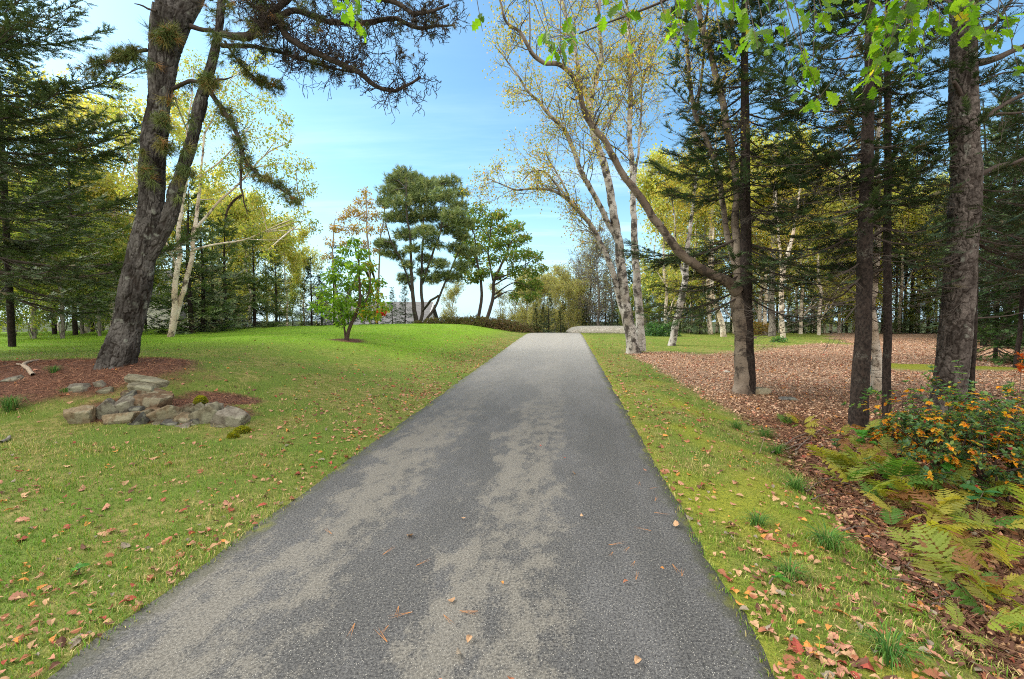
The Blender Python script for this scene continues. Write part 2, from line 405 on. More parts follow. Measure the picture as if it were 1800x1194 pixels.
ej = .05*fbm(xy3(np.sign(U)*7, T, 2.8, 2.), 4).reshape(U.shape)*(np.abs(U) > HW-.06)+.02*fbm(xy3(np.sign(U)*3, T, 9., 2.), 2).reshape(U.shape)*(np.abs(U) > HW-.06)
Xr = xroad(T)+U+ej*np.sign(U); Zr = zroad(T)+.012*(1-(U/HW)**2)-.05*(np.abs(U) > HW+.01)
rm = M(); nu = len(us); i = np.arange(len(ts)-1)[:, None]*nu; j = np.arange(nu-1)[None]
rm.add(np.stack([Xr.ravel(), T.ravel(), Zr.ravel()], 1), np.stack([i+j, i+j+1, i+nu+j+1, i+nu+j], 2).reshape(-1, 4))
ro = rm.build('driveway', MROAD, smooth_=True); tag(ro, kind='structure')
ul = ro.data.uv_layers.new(name='uv'); li = np.zeros(len(ro.data.loops), np.int32); ro.data.loops.foreach_get('vertex_index', li)
ul.data.foreach_set('uv', np.stack([U.ravel()[li], T.ravel()[li]], 1).astype(np.float32).ravel())

# ================================================================ grass blades (stuff)
rng = np.random.default_rng(4)
MGRASS = mat_leaf('grass_blade', .25, .6, .2, (1.1, 1.15, .7))
def grass(name, boxes, hgt, wid, seed, lean=.6):
    rng = np.random.default_rng(seed); m = M()
    for (x0, x1, y0, y1, dens) in boxes:
        n = int((x1-x0)*(y1-y0)*dens); x = rng.uniform(x0, x1, n); y = rng.uniform(y0, y1, n)
        vis = (np.abs(x) < y*1.22+.6); x = x[vis]; y = y[vis]
        xc = xroad(y); off = np.maximum(xc-HW-x, x-xc-HW); lt, ms, lu = cover(x, y)
        n3 = fbm(xy3(x, y, 2.3, 7.), 3)
        k = (off > -.16*rng.random(len(x))**2.5-.01) & (rng.random(len(x)) > lt*1.15) & (rng.random(len(x)) < (1-.72*ms)*(.80+.5*n3+.25*lu))
        x, y, lt, ms, lu, off, n3 = (q[k] for q in (x, y, lt, ms, lu, off, n3)); n = len(x)
        z = ground(x, y)-.004
        h = hgt*rng.uniform(.45, 1.25, n)*(1-.45*ms)*(1+1.5*np.maximum(n3, 0)); w = wid*rng.uniform(.7, 1.3, n)
        az = rng.uniform(0, 2*math.pi, n); ln = lean*rng.uniform(.3, 1.6, n)
        dx, dy = np.cos(az), np.sin(az); b = np.stack([x, y, z], 1); side = np.stack([-dy, dx, 0*dx], 1)*w[:, None]/2
        mid = b+np.stack([dx*ln*h*.35, dy*ln*h*.35, h*.62], 1); tip = b+np.stack([dx*ln*h*1.1, dy*ln*h*1.1, h*np.clip(1.05-.35*ln, .25, 1)], 1)
        V = np.stack([b-side, b+side, mid+side*.8, mid-side*.8, tip], 1)
        r = rng.random(n)+.45*n3+.55*fbm(xy3(x, y, .55, 71.), 3)
        c = np.where((r < .60)[:, None], [.125, .245, .026], np.where((r < .86)[:, None], [.285, .305, .065], [.46, .39, .17]))
        lc = np.where((rng.random(n) < .75)[:, None], [.16, .33, .018], [.27, .40, .04])
        c = c*(1-lu[:, None])+lc*lu[:, None]; c = c*(1-.5*ms[:, None])+np.array([.31, .32, .03])*.5*ms[:, None]
        c = c*rng.uniform(.5, 1.4, n)[:, None]
        i = np.arange(n)[:, None]*5
        m.add(V.reshape(-1, 3), i+np.array([[0, 1, 2, 3]]), np.repeat(c, 5, 0))
        m.F3.append(i+np.array([[3, 2, 4]])+m.n-n*5)
    return tag(m.build(name, MGRASS), kind='stuff')
grass('grass', [(-7, 4, 1.5, 3.2, 5200), (-8, 6, 3.2, 5.0, 3000), (-10, 7, 5.0, 7.5, 1300), (-14, 6, 7.5, 11, 520), (-20, 6, 11, 17, 420), (-26, 20, 17, 30, 260)], .036, .0042, 21)
# ================================================================ plant templates (leaf along +Y, width X, normal Z)
def T_leaf(w=.55, fold=.12):
    V = np.array([[0, 0, 0], [-w/2, .45, fold], [0, 1, -.06], [w/2, .45, fold]], float)
    return V, np.array([[0, 2, 1], [0, 3, 2]])
def T_oval(w=.6, curl=.15):
    t = np.array([0, .2, .5, .8, 1]); s = np.array([.03, .36, .5, .30, 0])*w
    V = [[0, a, -curl*(a-.5)**2*4*.5] for a in t]+[[-q, a, curl*q*1.4-curl*(a-.5)**2*2] for a, q in zip(t[:4], s[:4])]+[[q, a, curl*q*1.4-curl*(a-.5)**2*2] for a, q in zip(t[:4], s[:4])]
    F = []
    for i in range(3): F += [[i, i+1, 5+i+1], [i, 5+i+1, 5+i], [i, 9+i+1, i+1], [i, 9+i, 9+i+1]]
    F += [[3, 4, 8], [3, 12, 4]]
    return np.array(V, float), np.array(F)
def T_oak(curl=.18):
    ys = [0, .1, .2, .3, .40, .5, .60, .70, .80, .88, 1.0]; ws = [.015, .06, .20, .13, .31, .19, .35, .20, .25, .13, .0]
    V = []; n = len(ys)
    for y in ys: V.append([0, y, -curl*(y-.4)**2])
    for sgn in (-1, 1):
        for k, (y, q) in enumerate(zip(ys, ws)): V.append([sgn*q, y+(.07 if q > .18 else 0), curl*q*.9-curl*(y-.4)**2+.02*math.sin(k*3.)])
    F = []
    for i in range(n-1):
        F += [[i, i+1, n+i+1], [i, n+i+1, n+i], [i, 2*n+i+1, i+1], [i, 2*n+i, 2*n+i+1]]
    return np.array(V, float), np.array(F)
def T_spray(k=7, seed=0, wid=.085, nl=.40):
    r = np.random.default_rng(seed); V = []; F = []
    def tri(p, d, L, w):
        d = np.array(d)/np.linalg.norm(d); s = np.cross(d, [0, 0, 1.]); s = s/(np.linalg.norm(s)+1e-9)*w/2
        b = len(V); V.extend([p-s, p+s, p+d*L]); F.append([b, b+1, b+2])
    tri(np.zeros(3), [0, 1, 0], 1.0, .05)
    for i in range(k):
        y = .06+.9*i/k
        for sg in (-1, 1):
            a = r.uniform(.55, .95); tri(np.array([0, y, 0.]), [sg*math.sin(a), math.cos(a), r.uniform(-.15, .55)], nl*r.uniform(.8, 1.2)*(1-.35*y), wid*r.uniform(.8, 1.3))
    return np.array(V), np.array(F)
def T_tuft(k=24, seed=0, w=.03, a0=.15, a1=1.35):
    r = np.random.default_rng(seed); V = []; F = []
    for i in range(k):
        a = r.uniform(a0, a1); ph = r.uniform(0, 2*math.pi); d = np.array([math.sin(a)*math.cos(ph), math.cos(a), math.sin(a)*math.sin(ph)])
        s = np.cross(d, r.normal(size=3)); s = s/np.linalg.norm(s)*w/2; p = d*.03+np.array([0, r.uniform(-.35, .15), 0]); b = len(V)
        V.extend([p-s, p+s, p+d*r.uniform(.75, 1.05)]); F.append([b, b+1, b+2])
    return np.array(V), np.array(F)
LEAF = T_leaf(); OVAL = T_oval(); OAK = T_oak(); SPRAYS = [T_spray(7, s) for s in range(3)]; SPRAY_LO = T_spray(4, 5, .15, .48)
TUFT = T_tuft(26, 1, .045); TUFT_LO = T_tuft(13, 2, .085); TUFT_HANG = T_tuft(20, 3, .03, .1, 1.0)

def pal(rng, n, cols, wts, jit=.25):
    c = np.array(cols)[rng.choice(len(cols), n, p=np.array(wts)/sum(wts))]
    return c*(1+jit*rng.uniform(-1, 1, n))[:, None]
def rdirs(rng, n, up=0.):
    v = rng.normal(size=(n, 3)); v[:, 2] += up; return nrm(v)

# ---------------------------------------------------------------- broadleaf branching
class Segs:
    def __init__(s): s.a = []; s.b = []; s.ra = []; s.rb = []; s.tp = []; s.td = []
    def draw(s, m, col, k=3, rmin=.0):
        if s.a: prisms(m, np.array(s.a), np.array(s.b), np.maximum(s.ra, rmin), np.maximum(s.rb, rmin), col, k)
def grow(rng, p, d, L, r, lev, S, wob=.18, up=.05, pchild=.55, ang=(.5, 1.0), ratio=(.45, .7), nseg=6, bare=False):
    n = max(3, int(nseg*(1 if lev > 0 else .6))); st = L/n; d = d/np.linalg.norm(d)
    for i in range(n):
        d = d+rng.normal(0, wob, 3); d[2] += up; d /= np.linalg.norm(d)
        q = p+d*st; r2 = r*(1-.72/n*1.0)
        S.a.append(p); S.b.append(q); S.ra.append(r); S.rb.append(r2)
        if lev <= 1 and not bare: S.tp.append(q); S.td.append(d.copy())
        if lev > 0 and i >= (1 if lev > 1 else 0) and rng.random() < pchild:
            a = rng.uniform(*ang); ax = np.cross(d, rng.normal(size=3)); ax /= np.linalg.norm(ax)+1e-9
            dc = d*math.cos(a)+ax*math.sin(a)
            grow(rng, q, dc, L*rng.uniform(*ratio)*(1-.4*i/n), r2*.55, lev-1, S, wob, up, pchild, ang, ratio, nseg, bare)
        p = q; r = r2
def limbs(rng, path, rad, S, n, L, lev=2, t0=.25, t1=1., side=None, out=.9, **kw):
    """spawn side branches along a limb"""
    d = np.gradient(path, axis=0)
    for t in rng.uniform(t0, t1, n):
        i = min(int(t*(len(path)-1)), len(path)-1); dd = d[i]/(np.linalg.norm(d[i])+1e-9)
        ax = rng.normal(size=3); ax -= dd*(ax@dd); ax /= np.linalg.norm(ax)
        if side is not None: ax = ax+np.array(side); ax /= np.linalg.norm(ax)
        grow(rng, path[i], dd*.55+ax*out, L*rng.uniform(.5, 1.15)*(1.15-.55*t), max(.004, min(rad[i]*.45, L*.014)), lev, S, **kw)
def leaves(m, rng, S, per, size, cols, wts, T=None, spread=.10, droop=.5, jit=.25, keep=None):
    if not S.tp: return 0
    tp = np.array(S.tp); td = np.array(S.td)
    if keep is not None: k = keep(tp); tp = tp[k]; td = td[k]
    n = int(len(tp)*per); i = rng.integers(0, len(tp), n)
    pos = tp[i]+rng.normal(0, spread, (n, 3)); d = nrm(td[i]*.5+rdirs(rng, n)*.9+np.array([0, 0, -droop]))
    inst(m, LEAF if T is None else T, pos, frames(d, roll=rng.uniform(-1.3, 1.3, n)), size*rng.uniform(.65, 1.25, n), pal(rng, n, cols, wts, jit)); return n

# ---------------------------------------------------------------- spruce
SPR_COL = [[.036, .062, .030], [.054, .092, .040], [.085, .13, .05], [.125, .105, .06]]; SPR_W = [5, 5, 2.2, 1.0]
def spruce_boughs(rng, mw, mf, base, z0, z1, Lf, dz=.3, nper=5, azf=None, dens=1., bare=lambda z: .25, lo=False, wcol=(.085, .070, .058), fcol=SPR_COL, fw=SPR_W, lean=(0, 0), pitch=None, size=.19, rtr=.1):
    z = z0
    while z < z1:
        for k in range(nper):
            if rng.random() < .15: continue
            az = rng.uniform(0, 2*math.pi); zz = z+rng.uniform(0, dz); L = Lf(zz, az)*rng.uniform(.7, 1.12); ds = 1.
            if azf is not None:
                q = azf(az, zz)
                if q <= 0: continue
                if q < 1: L *= q
            if L < .15: continue
            f = (zz-z0)/(z1-z0+1e-9)
            a = (-.30+.75*f if pitch is None else pitch(zz))+rng.uniform(-.12, .12); bnd = .16 if f < .7 else .05
            t = np.linspace(0, 1, 9); hr = L*t*(1-.08*t); vz = L*(a*t-.10*np.sin(t*math.pi)+bnd*t*t); cu = L*.10*rng.uniform(-1, 1)*t*t
            ca, sa = math.cos(az), math.sin(az)
            path = np.stack([base[0]+lean[0]*zz+ca*hr-sa*cu, base[1]+lean[1]*zz+sa*hr+ca*cu, base[2]+zz+vz], 1)
            r0 = .006+.0075*L; rr = r0*(1-.85*t)
            if lo: prisms(mw, path[[0, 3, 6]], path[[3, 6, 8]], rr[[0, 3, 6]], rr[[3, 6, 8]], wcol)
            else: tube(mw, path, rr, 5, wcol, cap=False)
            bt = bare(zz)
            # branchlets in the bough's plane
            nb = max(4, int(L/(.075 if not lo else .16)*dens)); tb = np.sort(rng.uniform(.10, .98, nb)); sg = np.where(np.arange(nb) % 2, 1., -1.)
            fi = tb*8; i0 = np.minimum(fi.astype(int), 7); p = path[i0]+(path[i0+1]-path[i0])*(fi-i0)[:, None]
            dd = nrm(path[i0+1]-path[i0]); sd = np.stack([-dd[:, 1], dd[:, 0], np.zeros(nb)], 1)*sg[:, None]
            an = rng.uniform(.65, 1.05, nb)
            bd = nrm(dd*np.cos(an)[:, None]+sd*np.sin(an)[:, None]+np.stack([0*an, 0*an, rng.uniform(-.32, .12, nb)], 1))
            bl = (.10+.40*L*np.minimum(tb*2.2, 1)*(1.02-tb)**.8*rng.uniform(.6, 1.1, nb)); bl = np.minimum(bl, .95)
            e = p+bd*bl[:, None]+np.stack([0*bl, 0*bl, -.10*bl], 1)
            prisms(mw, p, e, .0035+.0012*L, .002, wcol)
            # sprays along branchlets
            sp = .062/ max(dens, .5) if not lo else .13
            cnt = np.maximum(1, (bl/sp).astype(int)); ib = np.repeat(np.arange(nb), cnt); off = np.arange(len(ib))-np.repeat(np.cumsum(cnt)-cnt, cnt)
            s = (off+rng.uniform(.2, 1, len(ib)))/np.repeat(cnt, cnt)
            rad_t = tb[ib]*(1-.0)+s*bl[ib]/L*.5
            live = (rad_t > bt+rng.normal(0, .10, len(ib))) & (rng.random(len(ib)) < .93)
            ib = ib[live]; s = s[live]; n = len(ib)
            if n:
                pos = p[ib]+(e[ib]-p[ib])*s[:, None]
                sgn = np.where(rng.random(n) < .5, 1., -1.); lat = np.cross(bd[ib], [0, 0, 1.])*sgn[:, None]
                dir_ = nrm(bd[ib]*.8+lat*rng.uniform(.1, 1.0, n)[:, None]+np.stack([0*s, 0*s, rng.uniform(-.45, .25, n)], 1))
                c = pal(rng, n, fcol, fw, .3); sz = size*rng.uniform(.7, 1.3, n)
                R = frames(dir_, roll=rng.uniform(-.5, .5, n))
                if lo: inst(mf, SPRAY_LO, pos, R, sz*1.5, c)
                else:
                    w_ = rng.integers(0, 3, n)
                    for q in range(3): inst(mf, SPRAYS[q], pos[w_ == q], R[w_ == q], sz[w_ == q], c[w_ == q])
            # tip
            if bt < .95:
                inst(mf, SPRAYS[0], path[[6, 7, 8]], frames(np.repeat(dd[-1:], 3, 0)), np.full(3, size*1.3), pal(rng, 3, fcol, fw))
        z += dz
def dead_twigs(rng, mw, base, z0, z1, n, L, wcol, azf=None, lean=(0, 0), droop=-.25):
    S = Segs()
    for _ in range(n):
        az = rng.uniform(0, 2*math.pi)
        if azf is not None and azf(az, 0) <= 0: continue
        z = rng.uniform(z0, z1); p = np.array([base[0]+lean[0]*z, base[1]+lean[1]*z, base[2]+z])
        grow(rng, p, np.array([math.cos(az), math.sin(az), rng.uniform(droop-.2, droop+.35)]), L*rng.uniform(.4, 1.1), .010, 2, S, .10, .012, .5, (.5, .95), (.35, .6), 7, bare=True)
    S.draw(mw, wcol, 3, .0022)

# ---------------------------------------------------------------- bark relief for the trunks near the camera
def bark_plates(depth=.022, f=9, col=(.12, .10, .085), c2=(.20, .175, .155), lich=(.34, .37, .32), zst=.32, seed=0):
    def d(c, col_):
        q = c*np.array([f, f, f*zst])+seed*7.1
        w_ = np.stack([vnoise(q*1.3+3), vnoise(q*1.3+11), vnoise(q*1.3+23)], 1)*.35
        n1 = np.abs(vnoise(q+w_)); n2 = np.abs(vnoise(q*1.9+40+w_)); n3 = fbm(c*38+seed, 2); n4 = fbm(c*1.9+seed*3, 2)
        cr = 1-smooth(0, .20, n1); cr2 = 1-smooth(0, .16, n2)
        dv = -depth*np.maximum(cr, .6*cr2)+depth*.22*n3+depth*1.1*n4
        k = smooth(-.35, .45, fbm(c*5.5*np.array([1, 1, .5])+seed*1.7, 3))[:, None]
        pl = np.floor(q*1.1+w_*2); ph = _h(pl[:, 0], pl[:, 1], pl[:, 2])[:, None]*.5+.5      # each plate weathers to its own grey
        k = np.clip(k*.55+ph*.45, 0, 1)
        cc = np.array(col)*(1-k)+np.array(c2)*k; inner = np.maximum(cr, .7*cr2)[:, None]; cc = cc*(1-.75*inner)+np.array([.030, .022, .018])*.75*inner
        lm = (smooth(.30, .55, fbm(c*7+90+seed, 3))*smooth(.0, .2, n1))[:, None]*.5
        return dv, cc*(1-lm)+np.array(lich)*lm
    return d
def hero_trunk(m, path, rad, step=.022, k=64, disp=None, flare=0., col=(.1, .1, .1), seed=1):
    p, r = resample(path, rad, step)
    s = np.concatenate([[0], np.cumsum(np.linalg.norm(np.diff(p, axis=0), axis=1))])
    if flare:
        d0 = disp
        def disp(c, cl):
            dv, cc = d0(c, cl); th = np.arctan2(c[:, 1], c[:, 0])
            return dv+flare*np.exp(-c[:, 2]/.22)*(.55+.45*np.cos(th*5+seed)+.3*np.cos(th*3+2*seed)), cc
    tube(m, p, r, k, col, disp); return p, r

# ---------------------------------------------------------------- tree made from limbs + clumps
def clump_tree(rng, mw, ml, stems, clumps, d, leaf, n_leaf, size, cols, wts, wcol, k=6, depth=1.0, tw=4, flat=.8, sag=.0, kr=.004, T=None, colf=None, droop=.5):
    """stems: list of world paths/radii; clumps: (px,py,r px, depth offset) each joined by a branch to the nearest stem"""
    sp = []
    for p, r in stems:
        q, rr = resample(p, r, .12); w_ = np.minimum(np.arange(len(q))/12., 1)[:, None]
        q = q+np.stack([fbm(q*(18/d)+s_, 3) for s_ in (1, 9, 17)], 1)*(.012*d)*w_*.5; tube(mw, q, rr, k, wcol); sp.append((q, rr))
    allp = np.concatenate([a[0] for a in sp]); allr = np.concatenate([a[1] for a in sp])
    S = Segs()
    for c in clumps:
        dd = d+(c[3] if len(c) > 3 else rng.normal(0, depth)); cen = P(c[0], c[1], dd); R = c[2]*dd/FPX
        w_ = np.linalg.norm((allp-cen)*np.array([1, .8, 1]), axis=1)+np.where(allp[:, 2] > cen[2]-.15*R, 2.5*R+1, 0)
        i = int(np.argmin(w_)); a = allp[i]
        mid = a*.45+cen*.55+np.array([0, 0, -sag*np.linalg.norm(cen-a)])+rng.normal(0, .12*R, 3)
        L = np.linalg.norm(cen-a)
        q, rr = resample([a, mid, cen], [min(allr[i]*.7, kr+.012*L+.012*R), kr+.006*L, kr], max(.08, L/9)); tube(mw, q, rr, 4, wcol, cap=False)
        for _ in range(tw):
            grow(rng, q[rng.integers(len(q)//2, len(q))], rdirs(rng, 1, .2)[0]*np.array([1, 1, flat]), R*rng.uniform(.6, 1.05), max(kr*.8, .0025), 1, S, .2, .02, .7, nseg=5)
        if n_leaf:
            n = int(n_leaf*(R**2)*rng.uniform(.75, 1.25)*(4 if colf is not None and c[2] < 8 else 1))+3
            v = rdirs(rng, n)*(rng.random(n)**.45)[:, None]*np.array([1, 1, flat])*R
            v *= (1+.45*fbm(v/R*1.7+c[0]*.13, 2))[:, None]
            S_c = cols if colf is None else colf(c)[0]; S_w = wts if colf is None else colf(c)[1]
            dirs = nrm(rdirs(rng, n)+nrm(v)*.5+np.array([0, 0, -droop]))
            inst(ml, leaf, cen+v, frames(dirs, roll=rng.uniform(-1.2, 1.2, n)), size*rng.uniform(.65, 1.25, n), pal(rng, n, S_c, S_w, .28))
    S.draw(mw, wcol, 3, .002)
# ================================================================ materials for the plants
M_NEEDLE = mat_leaf('spruce_needles', .12, .6, .2, (1.1, 1.2, .6))
M_PNEEDLE = mat_leaf('pine_needles', .18, .55, .25, (1.1, 1.15, .6))
M_LEAF = mat_leaf('thin_leaves', .55, .5, .3, (1.5, 1.5, .6))
M_OAKLEAF = mat_leaf('oak_leaves', .62, .4, .4, (1.9, 2.0, .5))
M_TWIG = mat_plain('twig_bark', .9, .1, 30, .4, .002)
M_PBARK = mat_plain('plated_bark', .92, .12, 45, .45, .004)
M_SBARK = mat_bark('spruce_bark', (.013, .010, .009), (.036, .027, .023), (.16, .165, .14), .3, (1, 1, .6), 30, .008)
M_GBARK = mat_bark('grey_bark', (.10, .09, .08), (.22, .20, .175), (.34, .35, .30), .4, (1, 1, .3), 14, .01)
M_WBIRCH = mat_birch('white_birch_bark', (.60, .55, .48), (.47, .38, .29), dark=.2)
M_DBIRCH = mat_birch('weathered_birch_bark', (.40, .385, .36), (.24, .215, .185), (.035, .03, .027), .75)
M_BROWNBIRCH = mat_birch('brown_birch_bark', (.20, .165, .132), (.115, .088, .068), (.04, .032, .027), .45)
TW = (.062, .052, .046); TWG = (.20, .18, .16)
def part(m, name, mat, par, sm=False): return m.build(name, mat, par, sm)

# ================================================================ A. leaning pine at the left
rng = np.random.default_rng(11)
b = G(208, 640); dA = dep(b)
pine = thing('pine_tree', 'leaning thick-trunked pine with forked stems and black plated bark above the stone pile', 'tree', b)
mt = M(); mw = M(); mf = M()
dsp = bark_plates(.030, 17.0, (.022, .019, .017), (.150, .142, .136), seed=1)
main = [(203, 668, 84), (206, 640, 80), (213, 614, 78), (219, 589, 70), (229, 551, 67), (239, 501, 64), (249, 450, 64), (257, 413, 60), (264, 380, 56), (267, 340, 54), (268, 300, 60), (272, 240, 54), (279, 195, 50), (284, 150, 55), (288, 100, 60), (296, 55, 74), (303, 25, 84)]
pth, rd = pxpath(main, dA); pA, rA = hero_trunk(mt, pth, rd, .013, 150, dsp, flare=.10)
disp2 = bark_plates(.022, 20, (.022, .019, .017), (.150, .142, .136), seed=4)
for rows, dd in (([(300, 45, 46), (291, 5, 42), (284, -40, 40), (270, -160, 34), (262, -300, 22), (255, -420, 8)], 0), ([(310, 48, 50), (334, 4, 48), (352, -40, 44), (372, -150, 36), (380, -300, 22), (392, -430, 8)], .1),
                 ([(262, 455, 30), (283, 415, 32), (301, 372, 33), (309, 335, 33), (322, 297, 30), (341, 234, 27), (352, 184, 25), (361, 150, 23), (372, 112, 23), (382, 67, 21), (388, 20, 21), (396, -50, 20), (410, -160, 16), (430, -300, 8)], .0)):
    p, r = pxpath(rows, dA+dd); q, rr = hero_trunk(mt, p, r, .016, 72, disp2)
    if rows[0][0] == 262: pA2, rA2 = q, rr
def limb(rows, dd, k=9, col=(.065, .053, .046), ms=mw):
    p, r = pxpath(rows, dA, dd); q, rr = resample(p, r, .07); q = q+np.stack([fbm(q*4+s, 2) for s in (1, 9, 17)], 1)*.035*np.minimum(1, np.arange(len(q))/8.)[:, None]
    tube(ms, q, rr, k, col); return q, rr
L1 = limb([(390, 60, 14), (425, 66, 17), (452, 58, 20), (470, 38, 24), (488, 32, 20), (503, 60, 15), (540, 87, 13), (590, 108, 12), (640, 132, 10), (672, 155, 8), (692, 158, 7), (715, 148, 6), (738, 134, 4)], [0, -.1, -.2, -.3, -.3, -.35, -.4, -.5, -.5, -.5, -.5, -.5, -.5])
L2 = limb([(388, 80, 10), (420, 82, 10), (460, 84, 8), (512, 98, 6), (560, 112, 5), (620, 128, 4)], [0, .1, .3, .5, .6, .8])
L3 = limb([(480, 34, 14), (520, 20, 12), (580, 38, 11), (650, 40, 10), (690, 32, 9), (730, 48, 8), (770, 46, 6), (800, 45, 3)], [-.3, -.3, -.2, -.2, -.2, -.3, -.3, -.3])
L4 = limb([(470, 30, 14), (500, 5, 14), (530, -20, 13), (600, -15, 11), (680, 0, 10), (740, 25, 7), (790, 8, 4)], [-.3, -.4, -.6, -.7, -.7, -.8, -.8])
L5 = limb([(367, 158, 11), (383, 180, 11), (402, 210, 10), (418, 240, 9), (427, 268, 8), (434, 285, 7), (450, 303, 6), (475, 322, 5), (500, 338, 4), (520, 352, 3)], [0, -.1, -.2, -.3, -.35, -.4, -.4, -.4, -.4, -.4])
L6 = limb([(427, 262, 6), (424, 290, 6), (425, 325, 5), (427, 350, 3.5), (432, 378, 2)], [-.35, -.35, -.4, -.4, -.4])
L7 = limb([(425, 343, 5), (412, 352, 5), (402, 365, 5), (395, 385, 3)], [-.4, -.4, -.4, -.4], col=(.05, .04, .03))
L8 = limb([(304, 156, 9), (322, 148, 9), (348, 144, 9), (380, 142, 6), (412, 136, 2)], [0, -.15, -.3, -.3, -.3])
L9 = limb([(335, 46, 12), (352, 51, 10), (374, 54, 9)], [0, 0, 0])
L10 = limb([(258, 88, 9), (235, 92, 8), (210, 98, 7), (182, 112, 5), (152, 124, 3)], [0, -.2, -.3, -.4, -.5])
L11 = limb([(275, 20, 5), (262, 16, 5), (250, 10, 4), (238, 8, 2)], [-.3, -.3, -.3, -.3])
L12 = limb([(395, 72, 6), (412, 98, 5), (432, 122, 4), (460, 140, 3), (498, 156, 2)], [0, .1, .2, .3, .3])
S = Segs()
for (q, r), n, L in ((L1, 74, .75), (L2, 20, .5), (L3, 44, .6), (L4, 34, .6)):
    limbs(rng, q, r, S, n, L, 2, .18, 1, side=(0, 0, .35), wob=.42, up=.01, pchild=.75, ratio=(.45, .8), nseg=7)
for (q, r), n, L in ((L5, 24, .24), (L6, 12, .16), (L7, 8, .12), (L10, 16, .25), (L12, 10, .25)):
    limbs(rng, q, r, S, n, L, 1, .1, 1, wob=.3, pchild=.6)
S.draw(mw, (.050, .040, .035), 3, .0042)
def tufts(cens, k, rad, size, cols, wts, T=TUFT, up=0., hang=0.):
    for c in cens:
        n = k; v = rdirs(rng, n)*rad*(rng.random(n)**.5)[:, None]; d = nrm(rdirs(rng, n, up)+v/rad*.8+np.array([0, 0, -hang]))
        inst(mf, T, np.asarray(c)+v, frames(d), size*rng.uniform(.75, 1.25, n), pal(rng, n, cols, wts, .3))
PG = [[.085, .125, .040], [.13, .165, .05], [.20, .18, .055], [.26, .14, .045]]
for x, y, k in ((290, 60, 12), (272, 62, 6), (305, 58, 8), (283, 205, 8), (292, 215, 6), (289, 258, 9), (297, 250, 4), (256, 302, 6), (262, 312, 4), (247, 268, 4), (333, 300, 8), (330, 265, 6), (338, 215, 4), (365, 142, 12), (372, 150, 10), (312, 305, 4), (318, 340, 3), (300, 180, 4), (378, 60, 6), (385, 100, 3), (268, 108, 3)):
    tufts([P(x, y, dA-.32)], int(k*1.8), .12, .17, PG, [4, 4, 2, .6], hang=.4)
for (q, r), n, k in ((L10, 26, 6), (L5, 40, 4), (L2, 20, 5), (L8, 4, 3), (L12, 22, 5)):
    tufts([q[i] for i in rng.integers(len(q)//5, len(q), n)], k, .12, .14, PG, [5, 4, 2, .6])
tufts([P(395+rng.uniform(-30, 90), rng.uniform(-25, 95), dA+rng.uniform(-.5, .5)) for _ in range(44)], 5, .14, .145, PG, [5, 4, 2, .5])
tufts([P(rng.uniform(440, 660), 8+rng.uniform(-40, 50)+(.08*i), dA-.4+rng.uniform(-.5, .5)) for i in range(30)], 4, .13, .13, PG, [5, 3, 2, 1])
tp = np.array(S.tp); pick = tp[rng.integers(0, len(tp), 150)]
tufts(pick, 1, .04, .085, [[.06, .055, .035], [.12, .09, .05], [.09, .10, .045]], [2, 2, 2])
tufts([P(rng.uniform(690, 800), rng.uniform(0, 62), dA-.5) for _ in range(22)], 3, .10, .10, [[.10, .095, .055], [.14, .12, .07], [.09, .11, .05]], [2, 2, 2])
tufts([P(rng.uniform(700, 735), rng.uniform(85, 105), dA-.5) for _ in range(7)], 3, .09, .10, [[.10, .095, .055], [.16, .12, .06]], [2, 1])
tufts([P(515+rng.uniform(-10, 8), 348+rng.uniform(-8, 6), dA-.4) for _ in range(6)], 3, .06, .10, PG, [4, 4, 3, 1])
part(mt, 'trunk', M_PBARK, pine, True); part(mw, 'limb', M_TWIG, pine, True); part(mf, 'foliage', M_PNEEDLE, pine)

# ================================================================ B. spruce reaching in from the left edge
rng = np.random.default_rng(12)
def left_spruce(b, H, Lm, label, seed, z0=1.5, lowbare=.3):
    rng = np.random.default_rng(seed)
    t = thing('spruce_tree', label, 'tree', b); mt = M(); mw = M(); mf = M()
    q, r = resample([b-[0, 0, .3], b+[0, 0, H*.5], b+[0, 0, H]], [.085, .07, .02], .3); tube(mt, q, r, 14, (.1, .1, .1))
    spruce_boughs(rng, mw, mf, b, z0, H*.93, lambda z, az: Lm*(1-(z/H)**1.5)*(.8+.2*math.sin(az*3)), .28, 6,
                  azf=lambda az, z: 1 if math.cos(az) > -.2 else .5, bare=lambda z: max(.12, .48-.06*z), dens=1.,
                  pitch=lambda z: .02+.04*z-.30*(z < 3)*.6, fcol=[[.075, .118, .054], [.11, .16, .07], [.155, .205, .085], [.19, .16, .095]])
    part(mt, 'trunk', M_SBARK, t, True); part(mw, 'bough', M_TWIG, t); part(mf, 'foliage', M_NEEDLE, t)
left_spruce(at(-120, 9.0), 11, 5.9, 'large green spruce sweeping in from the left edge behind the needle bed', 31, 1.9)
left_spruce(at(20, 13.0), 9.5, 3.9, 'spruce with bare grey inner boughs standing left of the leaning pine on the lawn edge', 32, 1.4)

